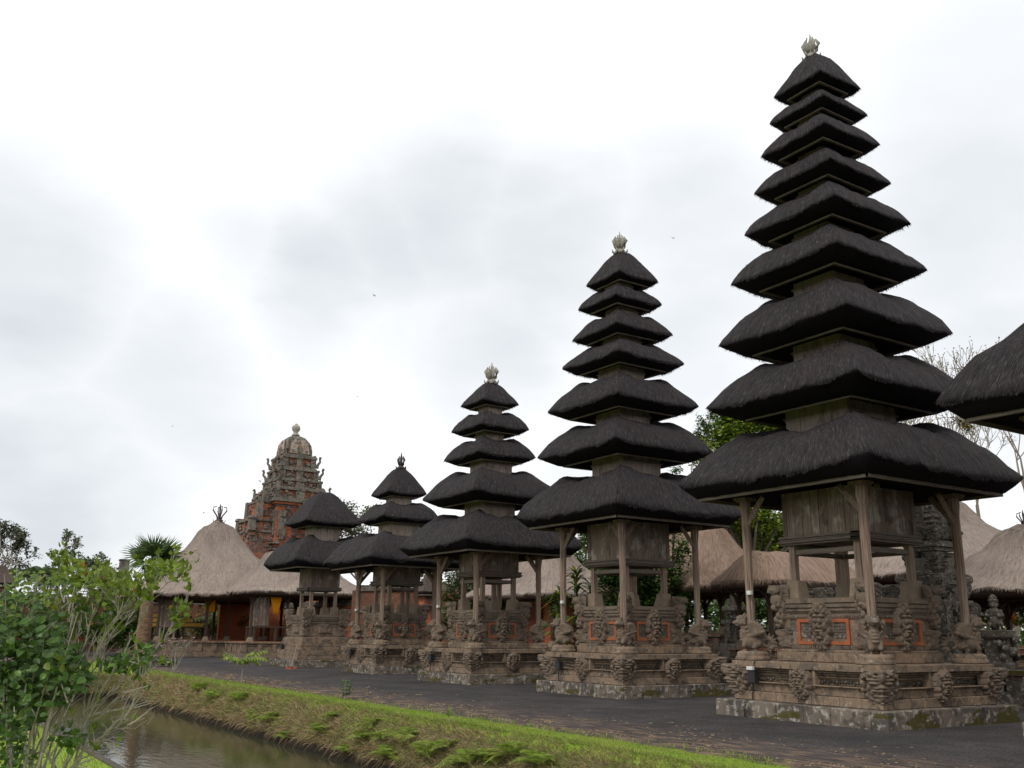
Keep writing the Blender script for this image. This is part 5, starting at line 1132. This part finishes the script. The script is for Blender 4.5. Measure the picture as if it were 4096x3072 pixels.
# acacia
def thin_tree(name, b, label, d0, L, rad, depth, seed, leafm=None, nleaf=2, lsize=.12, barkm='palebark', spread=.55, up=.12, ratio=.74, kids=(2, 3), stems=1, group=None, flat=False, lspread=1.5, minr=.006):
    t = thing(name, b, label, 'tree', group); m = MB(); r = random.Random(seed); tips = []
    for s_ in range(stems):
        branchy(m, Vector((0, 0, -.2)), (Vector(d0)+rdir(r)*.25*(stems > 1)).normalized(), L, rad, depth, r, tips, spread, up, ratio, kids, minr=minr)
    m.build('trunk', M[barkm], t)
    if leafm:
        m = MB()
        for (p, d) in tips:
            for _ in range(nleaf): 
                o = rdir(r)*lsize*lspread*r.random()
                if flat: o.z *= .3; o *= 2
                leaf(m, p+o, (d+rdir(r)*.9), lsize*r.uniform(.7, 1.3), lsize*.4, r.randrange(len(leafm)))
        m.build('crown', [M[k] for k in leafm], t)
    return t
thin_tree('acacia_tree', base(1455, 2400, 100, 0), 'thin spreading grey-green tree behind the two leftmost towers', (0, 0, 1), 7.4, .24, 5, 71, ['leaf_grey', 'leaf_olive'], 44, .30, 'palebark', .95, .03, .62, (3, 3), group=T, flat=True, lspread=4.2, minr=.03)
thin_tree('bare_tree', base(3790, 2300, 56, 1.06), 'bare pale-branched tree above the rear roof, left of the other two', (-.05, .05, 1), 5.2, .36, 7, 72, ['leaf_olive', 'leaf_yellow'], 1, .13, 'palebark', .62, .1, .75, (2, 3), group='bare trees at the right', minr=.016)
thin_tree('bare_tree', base(3880, 2300, 58, 1.06), 'bare pale-branched tree between the other two at the right', (.05, -.05, 1), 5.4, .34, 7, 73, ['leaf_olive'], 1, .13, 'palebark', .62, .1, .75, (2, 3), group='bare trees at the right', minr=.016)
thin_tree('bare_tree', base(3990, 2330, 60, 1.06), 'bare pale-branched tree leaning right, nearest the right edge', (.28, -.2, 1), 5.8, .40, 7, 74, ['leaf_olive', 'leaf_yellow'], 1, .13, 'palebark', .6, .1, .75, (2, 3), group='bare trees at the right', minr=.016)
tree('epiphyte_clump', tuple(at(3850, 1760, 57)-Vector((0, 0, .6))), 'yellowish leafy clump high in the bare trees', blobpx([(3850, 1690, 57, 45, 20), (3880, 1710, 57, 25, 30)]), 500, .16, ['leaf_yellow', 'leaf_olive'], 75, .05, cat='plant', mi_w=[.25, .75])
thin_tree('wide_bare_tree', base(110, 2420, 96, 0), 'wide grey twiggy tree at the far left', (.05, .0, 1), 4.3, .36, 7, 76, ['leaf_grey'], 9, .30, 'twig', .85, .0, .74, (2, 3), group=T, minr=.032)
thin_tree('frangipani_tree', base(285, 2430, 92, 0), 'small tree with sparse leaf tufts right of the wide twiggy tree', (.08, -.05, 1), 3.6, .14, 4, 77, ['leaf_grey', 'leaf_mid'], 14, .26, 'twig', .6, .1, .66, (2, 3), group=T, minr=.03)
# palms
def featherpalm(u, v, d, z0, label, seed, n=14, L=2.6):
    p = at(u, v, d); t = thing('feather_palm', (p.x, p.y, z0), label, 'palm', 'feather palms at the far left'); m = MB(); h = p.z-z0; r = random.Random(seed)
    m.tube([(0, 0, 0), (.05, .03, h*.5), (0, 0, h)], [.18, .14, .12], 8); m.build('trunk', M['palebark'], t, True)
    for k in range(n):
        m = MB(); an = 2*math.pi*k/n+r.random()*.4; el = r.uniform(.2, 1.2); pts = []
        for q in range(9):
            s = q/8; pts.append(Vector((math.cos(an)*L*s*math.cos(el*(1-s*.6)), math.sin(an)*L*s*math.cos(el*(1-s*.6)), h+L*(s*math.sin(el)-s*s*.75))))
        m.tube(pts, [.035-.003*q for q in range(9)], 4)
        for q in range(1, 9):
            dd = (pts[q]-pts[q-1]).normalized(); sd_ = dd.cross(Vector((0, 0, 1))).normalized()
            for s in (-1, 1):
                for e in range(3): leaf(m, pts[q-1].lerp(pts[q], e/3), (sd_*s+dd*.5+Vector((0, 0, -.35))), .75*(1-.4*abs(q/8-.4)), .035, 0, .25)
        m.build('frond', M['palmleaf'], t)
featherpalm(150, 2300, 88, 0, 'feathery palm left of the wide gap in the bushes', 81); featherpalm(20, 2300, 90, 0, 'feathery palm at the very left edge', 82); featherpalm(235, 2330, 88, 0, 'shorter feathery palm, rightmost of the three at the far left', 83, 12, 2.2)
# fan palm
def fanpalm():
    b = at(560, 2640, 58); t = thing('fan_palm', (b.x, b.y, 0), 'fan palm with a thick brown trunk standing on the grass before the great pavilion', 'palm')
    top = at(604, 2300, 58)-Vector((b.x, b.y, 0)); m = MB(); pts = []; rs = []
    for k in range(40):
        s = k/39; pts.append(Vector((0, 0, 0)).lerp(top, s)+Vector((0, 0, -.1))); rs.append((.45-.10*min(1, s*1.2)-.15*sm((s-.62)/.3))*(1+.035*math.sin(k*2.3)+.03*fb(k*.7, 1)))
    m.tube(pts, rs, 18); m.build('trunk', M['palmbark'], t, True)
    r = random.Random(5)
    hub = at(612, 2240, 58)-Vector((b.x, b.y, 0))
    cr = site(R0); toc = -site(F0)
    FANS = [(150, 1.15, .75), (118, 1.25, .85), (84, 1.15, .6), (52, 1.3, .85), (22, 1.25, .85), (-8, 1.1, .75), (186, 1.15, .75), (215, .95, .6), (325, .95, .6), (100, 1.0, .3), (35, 1.0, .3), (250, .75, .5), (290, .75, .5)]
    for k, (th, R_k, st_) in enumerate(FANS):
        th = R_(th+r.uniform(-6, 6)); d = (cr*math.cos(th)+Vector((0, 0, 1))*math.sin(th)+toc*r.uniform(-.55, .55)).normalized(); st_ *= .55
        c = hub+d*st_*r.uniform(.8, 1.2); m = MB(); m.tube([top+Vector((0, 0, -.1)), hub+d*st_*.4, c], [.05, .035, .025], 5)
        nrm = (toc*.8+Vector((0, 0, .5))+rdir(r)*1.0).normalized(); s_ = d.cross(nrm).normalized(); nrm = s_.cross(d)
        R = R_k*1.38; nseg = 34
        prev = None
        for q in range(nseg+1):
            a = -1.55+3.1*q/nseg; dd = (d*math.cos(a)+s_*math.sin(a)).normalized(); rad = R*(.80+.20*math.cos(a))*r.uniform(.88, 1.08)
            fold = nrm*(.05 if q % 2 else -.05)*R; tip = c+dd*rad-Vector((0, 0, .10*rad)); mid = c+dd*rad*.42+fold
            if prev is not None and q % 1 == 0:
                m.add([c, prev, mid], [(0, 1, 2)]); sd2 = dd.cross(nrm).normalized()
                m.add([mid-sd2*.045*R, mid+sd2*.045*R, tip], [(0, 1, 2)])
            prev = mid
        m.build('frond', M['palmleaf'] if k < 11 else M['leaf_olive'], t)
    # shrubby skirt
    return t
fanpalm()
tree('ground_cover', base(640, 2660, 55, 0), 'low green ground plants at the foot of the fan palm', blobpx([(600, 2640, 56, 30, 10), (660, 2648, 56, 40, 8), (560, 2640, 56, 40, 10), (690, 2655, 56, 25, 6)]), 1500, .12, ['leaf_mid', 'leaf_dark'], 91, .02, cat='plant')
# cordyline
def strap_plant(u, v, d, z0, label, seed, h, n, heads):
    p = at(u, v, d); t = thing('strap_leaf_plant', (p.x, p.y, z0), label, 'plant'); r = random.Random(seed); st, lf = MB(), MB()
    for (dx, dy, hz, k) in heads:
        st.tube([(dx*.3, dy*.3, 0), (dx*.7, dy*.7, hz*.5), (dx, dy, hz)], [.05, .04, .03], 6)
        for q in range(k):
            zz = hz-r.random()*1.0; an = r.uniform(0, 6.28); el = r.uniform(-.1, 1.2); pp = Vector((dx, dy, zz)); dd = Vector((math.cos(an)*math.cos(el), math.sin(an)*math.cos(el), math.sin(el))); L = r.uniform(.55, .95); s_ = dd.cross(Vector((0, 0, 1))).normalized(); mi = 2 if r.random() < .06 else (1 if r.random() < .45 else 0)
            pts = [pp+dd*L*t_+Vector((0, 0, -.45*L*t_*t_)) for t_ in (0, .3, .6, .85, 1)]; ws = (.02, .05, .055, .03, .002)
            vs = []; 
            for a, w_ in zip(pts, ws): vs += [a-s_*w_, a+s_*w_]
            lf.add(vs, [(2*i, 2*i+1, 2*i+3, 2*i+2) for i in range(4)], mi)
    st.build('stem', M['bark'], t); lf.build('leaves', [M['leaf_dark'], M['leaf_lime'], M['leaf_yellow']], t)
strap_plant(2300, 2640, 38, 1.06, 'tall strap-leaved plant with yellow leaves between the five and seven roofed towers', 92, 3, 100, [(.1, 0, 3.4, 70), (-.35, .5, 2.6, 60), (.5, -.4, 2.9, 60), (-.1, 1.0, 1.9, 50), (.7, -.9, 1.7, 40), (-.5, -.1, 1.4, 40), (.3, .2, 2.2, 50)])
# far wood
r = random.Random(31); bl = []
for k in range(46):
    a = -20+k*4.6; y = 150-.35*a+r.uniform(-6, 6); bl.append((Vector((a, y, 1.5)), (5, 4, r.uniform(2.5, 4.2))))
for k in range(40):
    x = 70+r.uniform(-5, 20); y = 5+k*3.6; bl.append((Vector((x, y, 2.0)), (4, 4, r.uniform(3.0, 5.0))))
tag(crown('distant_wood', bl, 42000, .6, [M['leaf_dark'], M['leaf_mid'], M['leaf_olive']], None, 99), 'low dark far-off wood beyond the temple walls', 'wood', kind='stuff')

# ---- small plants along the strip
def sapling(x, y, z, label, seed, h, kind):
    t = thing('sapling', (x, y, z), label, 'sapling', None); r = random.Random(seed); st, lf = MB(), MB()
    if kind == 'compound':
        st.tube([(0, 0, 0), (.02, .01, h*.5), (0, .02, h*.68)], [.022, .018, .014], 6)
        for k in range(9):
            an = k*2.4; el = .15+.1*(k % 4); L = h*r.uniform(.55, .85); zz = h*(.52+.05*k*.4); dd = Vector((math.cos(an)*.85, math.sin(an)*.85, .95-.09*k)); pts = [Vector((0, 0, zz))+dd*L*s+Vector((0, 0, -.42*L*s*s)) for s in (0, .25, .5, .75, 1)]
            st.tube(pts, [.008]*5, 4)
            for q in range(1, 9):
                s = q/8; p = Vector((0, 0, zz))+dd*L*s+Vector((0, 0, -.42*L*s*s)); sd_ = dd.cross(Vector((0, 0, 1))).normalized()
                for g in (-1, 1): leaf(lf, p, sd_*g*.8+dd*.3+Vector((0, 0, -.75)), .25*(1.1-.3*s), .065, 0, .15)
            leaf(lf, pts[-1], dd, .16, .05)
    elif kind == 'bushy':
        st.tube([(0, 0, 0), (.0, .02, h*.9)], [.016, .01], 5)
        for k in range(46):
            an = r.uniform(0, 6.28); zz = h*r.uniform(.12, 1.0); q = Vector((math.cos(an), math.sin(an), .1))*h*.28*r.random()*(1.2-zz/h*.5); q.z += zz; leaf(lf, q, Vector((math.cos(an), math.sin(an), r.uniform(-.4, .5))), .14, .05, 0, .3, heart=True)
    elif kind == 'fernlike':
        st.tube([(0, 0, 0), (0, 0, h*.9)], [.010, .007], 5)
        for k in range(5):
            for g in (-1, 1): leaf(lf, Vector((0, 0, h*(.45+.11*k))), Vector((g*.8, g*.45, .55)), .17-.02*k, .035, 0, .1)
        leaf(lf, Vector((0, 0, h*.88)), Vector((0, 0, 1)), .14, .03)
    st.build('stem', M['twig'], t); lf.build('leaves', [M['leaf_lime'] if kind != 'bushy' else M['leaf_mid']], t)
sapling(12.6, 38.35, 0, 'sapling with drooping compound leaves on the grit edge, leftmost on the strip', 101, 1.4, 'compound')
sapling(12.63, 28.5, 0, 'small bushy green seedling on the edge of the grass strip', 102, .58, 'bushy')
sapling(11.4, 19.9, 0, 'tiny light green lobed seedling on the grass strip', 103, .34, 'fernlike')
t = thing('flowering_bush', (12.7, 48.9, 0), 'spindly bush with pinkish flowers between the fan palm and the leftmost sapling', 'bush'); m = MB(); tips = []; r = random.Random(8)
for k in range(7): branchy(m, Vector((0, 0, 0)), (Vector((0, 0, 1))+rdir(r)*.5).normalized(), .62, .018, 3, r, tips, .5, .1, .75, (2, 3), 4, 2, .004)
m.build('stem', M['twig'], t); m = MB()
for p, d in tips:
    for _ in range(3): leaf(m, p+rdir(r)*.06, rdir(r), .08, .026, 0 if r.random() < .82 else 1)
m.build('leaves', [M['leaf_olive'], M['pink']], t)
# dustpan
t = thing('dustpan', (19.95, 52.35, 0), 'red dustpan with a long pale stick handle on the grit by the leftmost tower', 'dustpan', rz=.6)
m = MB(); m.b2(-.30, .30, -.16, .16, .0, .02); m.b2(-.30, .30, .13, .16, .02, .12); m.b2(-.30, -.27, -.16, .13, .02, .08); m.b2(.27, .30, -.16, .13, .02, .08); m.build('pan', M['redplastic'], t)
m = MB(); m.tube([(.18, .15, .05), (.34, -.02, 1.25)], [.022, .022], 6); m.build('handle', M['pale'], t)

# ---- ferns on the bank
def fern_mesh(seed, n=8, L=.5):
    m = MB(); r = random.Random(seed)
    for k in range(n):
        an = r.uniform(0, 6.28); el = r.uniform(.3, 1.1); l = L*r.uniform(.7, 1.15); d = Vector((math.cos(an)*math.cos(el), math.sin(an)*math.cos(el), math.sin(el))); f = lambda s: d*l*s+Vector((-.15*l*s*s, 0, -.62*l*s*s))
        m.tube([f(s) for s in (0, .25, .5, .75, 1)], [.004]*5, 3)
        for q in range(2, 17):
            s = q/17; t_ = (f(s+.02)-f(s)).normalized(); sd_ = t_.cross(Vector((0, 0, 1)))
            if sd_.length < .01: continue
            sd_.normalize()
            for g in (-1, 1): leaf(m, f(s), sd_*g+t_*.35, l*.32*math.sin(math.pi*min(1, s+.12)*.92)+.01, l*.022, 0, .1)
    return m.mesh('fern', M['fern'])
fm = [fern_mesh(k, 8+k % 3, .62) for k in range(4)]
fr = random.Random(17)
spots = [(953, 2800, 'leftmost of the ferns'), (1010, 2860, 'fern'), (1085, 2880, 'fern'), (1320, 2870, 'fern'), (1290, 2930, 'fern'), (1480, 2900, 'fern'), (1530, 2960, 'fern'), (1620, 2960, 'fern'), (1700, 3020, 'fern'), (1560, 3030, 'fern'), (1790, 2990, 'fern'), (1450, 2960, 'fern'), (1960, 3040, 'fern'), (2040, 3020, 'fern'), (1140, 2950, 'fern'), (860, 2790, 'fern'), (790, 2760, 'fern'), (2160, 3060, 'fern'), (1880, 3055, 'fern'), (1390, 3010, 'fern')]
for i, (u, v, _) in enumerate(spots):
    rr = ray(u, v); best = None
    for k in range(400):
        d = 14+k*.1; p = at(u, v, d)
        if p.x > 10.4 and p.z < groundz(p.x, p.y)+.12: best = p; break
    if best is None: best = at(u, v, 24)
    o = link('fern', fm[i % 4], None, best, fr.uniform(0, 6.28)); sc_ = fr.uniform(.75, 1.5); o.scale = (sc_, sc_, sc_)
    tag(o, 'light green fern growing on the shaggy moat bank', 'fern', 'ferns on the moat bank')

# ---- foreground bush and twiggy shrub
def fg():
    r = random.Random(23)
    b = at(60, 3250, 8.3)
    t = thing('leafy_bush', (b.x, b.y, b.z-.3), 'dense bush with glossy heart-shaped leaves at the left edge of the near bank', 'bush'); O = Vector((b.x, b.y, b.z-.3)); lf, st = MB(), MB()
    for (u0, v0, u1, v1) in ((40, 3200, 60, 2500), (90, 3200, 150, 2300), (120, 3200, 300, 2450), (60, 3200, -40, 2400), (70, 3200, 230, 2350), (30, 3100, 20, 2300), (110, 3200, 260, 2900), (90, 3150, 180, 2700)):
        d = r.uniform(7.9, 8.8); pts = [at(u0+(u1-u0)*s+r.uniform(-25, 25)*s, v0+(v1-v0)*s, 8.3+(d-8.3)*s)-O for s in (0, .25, .5, .75, 1)]; st.tube(pts, [.012, .010, .008, .006, .003], 6)
    regions = [((120, 2600), 175, 160, 700, .085), ((60, 2800), 120, 140, 330, .085), ((240, 2690), 110, 120, 260, .085), ((90, 2440), 120, 80, 240, .065), ((150, 2340), 140, 65, 150, .055), ((-60, 2600), 140, 260, 300, .085), ((30, 2980), 90, 90, 90, .06)]
    for (cu, cv), ru, rv, n, sz in regions:
        for _ in range(int(n*1.45)):
            a = r.uniform(0, 6.28); q = math.sqrt(r.random())*(1+.15*math.sin(a*5)); p = at(cu+ru*q*math.cos(a), cv+rv*q*math.sin(a), 8.35+r.gauss(0, .28))-O
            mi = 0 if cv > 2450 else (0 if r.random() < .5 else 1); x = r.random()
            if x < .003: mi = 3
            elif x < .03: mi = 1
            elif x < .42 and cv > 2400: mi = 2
            sz_ = sz*r.choice((.55, .7, .85, 1.0)); leaf(lf, p, Vector((r.uniform(-1, 1), r.uniform(-1, .6), r.uniform(-.75, .35))), sz_*r.uniform(.8, 1.15), sz_*.38*r.uniform(.8, 1.1), mi, .12, up=(Vector((-.5, -.8, .7))+rdir(r)*.5), heart=True)
    for _ in range(70):
        a = r.uniform(0, 6.28); q = math.sqrt(r.random()); u = 130+190*q*math.cos(a); v = 2640+330*q*math.sin(a); d = 8.3+r.gauss(0, .2); st.tube([at(u, v, d)-O, at(u+r.uniform(-30, 50), v-r.uniform(30, 110), d)-O], [.006, .004], 4)
    st.build('stems', M['twig'], t); lf.build('leaves', [M['leaf_bush'], M['leaf_top'], M['leaf_dark'], M['leaf_orange']], t)
    # twiggy shrub
    b = at(150, 3230, 8.6); O = Vector((b.x, b.y, b.z-.3)); t = thing('twiggy_shrub', O, 'leaning shrub of pale bare twigs with leaves at their tips, over the moat', 'shrub'); lf, st = MB(), MB()
    LN = [[(80,3200),(120,3060),(216,2943),(431,2845),(567,2814)],[(130,3200),(160,2960),(240,2800),(345,2620),(530,2440),(604,2340),(675,2270)],[(100,3200),(180,2900),(345,2590),(524,2420),(640,2300),(712,2262)],[(110,3200),(200,2900),(285,2640),(296,2481),(290,2395),(322,2315),(300,2260)],
     [(140,3200),(300,2900),(345,2820),(395,2580),(455,2480),(560,2330)],[(150,3200),(300,2950),(440,2790),(585,2635),(640,2561),(696,2493),(733,2440)],[(160,3220),(320,3060),(345,2860),(370,2700),(440,2560),(470,2380)],[(120,3200),(230,2960),(420,2700),(520,2520),(620,2380),(700,2310)],
     [(170,3220),(260,3020),(420,2900),(470,2880),(540,2780),(575,2690),(565,2640)],[(90,3200),(140,2850),(225,2600),(240,2440),(262,2300),(245,2250)],[(130,3200),(290,2830),(440,2560),(470,2440),(480,2330)],[(120,3180),(260,3030),(400,2940),(420,2930),(470,2915)],
     [(160,3210),(280,3060),(330,3010),(390,2960),(450,2990)],[(100,3200),(200,2830),(330,2560),(390,2420),(400,2320)],[(110,3200),(230,2880),(400,2640),(500,2500),(590,2360),(620,2300)],[(150,3200),(330,2880),(470,2740),(560,2640),(600,2620)],[(200,3230),(200,3100),(175,3000),(180,2900)],[(230,3240),(290,3100),(330,3040)],[(130,3200),(215,2700),(300,2500),(350,2380),(350,2290)]]
    def smooth(L):
        P = []; 
        for i in range(len(L)-1):
            for k in range(4):
                s = k/4; P.append((L[i][0]+(L[i+1][0]-L[i][0])*s, L[i][1]+(L[i+1][1]-L[i][1])*s))
        return P+[L[-1]]
    for L in LN:
        P = smooth(L); d0 = 8.6; d1 = 8.6+r.uniform(-.7, .9); n = len(P); pts = []
        ph = r.uniform(0, 6); us = r.uniform(-70, 90)
        for i, (u, v) in enumerate(P): pts.append(at(u+us*(1-i/n)**2+r.uniform(-6, 6)+9*math.sin(i*.9+ph), v+r.uniform(-6, 6)+7*math.cos(i*.7+ph), d0+(d1-d0)*i/n)-O)
        st.tube(pts, [.0085*(1-.72*i/(n-1))+.0014 for i in range(n)], 5, caps=False)
        top = L[-1][1] < 2480
        for i in range(int(n*.35), n):      # side twigs
            if r.random() < .95:
                e = pts[i]; dd = (pts[i]-pts[i-1]).normalized(); 
                for _ in range(r.choice((1, 1, 2))):
                    nd = (dd+rdir(r)*.55+Vector((0, 0, .25))).normalized(); l = r.uniform(.06, .24); p1 = e+nd*l*.5; p2 = p1+(nd+rdir(r)*.3).normalized()*l*.5; st.tube([e, p1, p2], [.0055, .004, .0025], 4, caps=False)
                    k = r.choice((2, 3, 4, 5)) if (top and i > n*.72) or r.random() < .16 else (1 if r.random() < .1 else 0)
                    for _ in range(k): leaf(lf, p2+rdir(r)*.025, (nd+rdir(r)*.8+Vector((0, 0, .25))), r.uniform(.045, .075), .019, 0 if r.random() < .98 else r.choice((1, 2)), .15, up=rdir(r), heart=True)
        if top:
            for _ in range(16): leaf(lf, pts[-1]+rdir(r)*r.random()*.10, (rdir(r)+Vector((0, 0, .6))), r.uniform(.05, .08), .021, 0 if r.random() < .93 else 1, .15, up=rdir(r), heart=True)
    for (cu, cv, ru, rv, n, mi0) in ((320, 2310, 100, 45, 130, 0), (520, 2340, 110, 45, 150, 0), (645, 2270, 60, 24, 110, 0), (430, 2390, 150, 55, 90, 0), (500, 2655, 110, 30, 170, 3), (280, 2950, 60, 45, 70, 3), (580, 2610, 40, 40, 40, 3), (250, 2420, 90, 60, 70, 0), (400, 2440, 110, 50, 60, 3), (730, 2440, 16, 16, 16, 0), (700, 2480, 20, 20, 14, 0), (400, 2320, 60, 45, 40, 0), (60, 3030, 70, 60, 60, 3)):
        for _ in range(n):
            a = r.uniform(0, 6.28); q = math.sqrt(r.random()); p = at(cu+ru*q*math.cos(a), cv+rv*q*math.sin(a), 8.6+r.gauss(0, .25))-O
            leaf(lf, p, rdir(r)+Vector((0, 0, .55 if mi0 == 0 else -.1)), r.uniform(.045, .080), .022, mi0 if r.random() < .992 else r.choice((1, 2)), .15, up=rdir(r), heart=True)
    for _ in range(60):
        u = r.uniform(200, 600); v = r.uniform(2650, 2950); v = max(v, 3100-u*.75) if r.random() < .5 else v; d = 8.6+r.gauss(0, .3); l = r.uniform(40, 130); an = r.uniform(.2, 1.1)
        st.tube([at(u, v, d)-O, at(u+l*.5*math.cos(an)+r.uniform(-8, 8), v-l*.5*math.sin(an), d)-O, at(u+l*math.cos(an), v-l*math.sin(an), d)-O], [.0036, .003, .0018], 4, caps=False)
    st.build('branches', M['twig'], t); lf.build('leaves', [M['leaf_top'], M['leaf_orange'], M['leaf_yellow'], M['leaf_bush']], t)
fg()

# ---- birds
def bird(u, v, d, label, sc_, rz):
    p = at(u, v, d); m = MB(); m.ball((0, 0, 0), (.16, .05, .05), 8, 6); m.ball((.16, 0, .02), (.05, .04, .04), 6, 5); m.tube([(-.12, 0, 0), (-.26, 0, .01)], [.03, .05], 4)
    for s in (-1, 1): m.add([(.06, 0, .02), (-.06, 0, .02), (-.03, .22*s, .14), (.07, .22*s, .15), (-.06, .46*s, .08)], [(0, 1, 2, 3), (3, 2, 4)])
    o = m.build('flying_bird', M['bird'], None, False, p); o.rotation_euler = (.3, .2, rz); o.scale = (sc_,)*3; tag(o, label, 'bird', 'birds in the sky')
bird(2692, 953, 60, 'tiny bird in the sky between the two tallest towers', .42, .5); bird(1497, 1183, 60, 'tiny bird high in the sky above the three-roofed tower', .42, 2.0); bird(690, 1705, 70, 'tiny bird in the sky left of the brick tower', .3, 1.0)
bird(815, 2052, 70, 'tiny bird just left of the dark crown finial of the great pavilion', .35, 2.6); bird(1430, 1586, 70, 'tiny bird in the sky between the brick tower and the five-roofed tower', .3, .2); bird(1040, 1925, 75, 'tiny bird close to the left side of the brick tower', .5, .2)
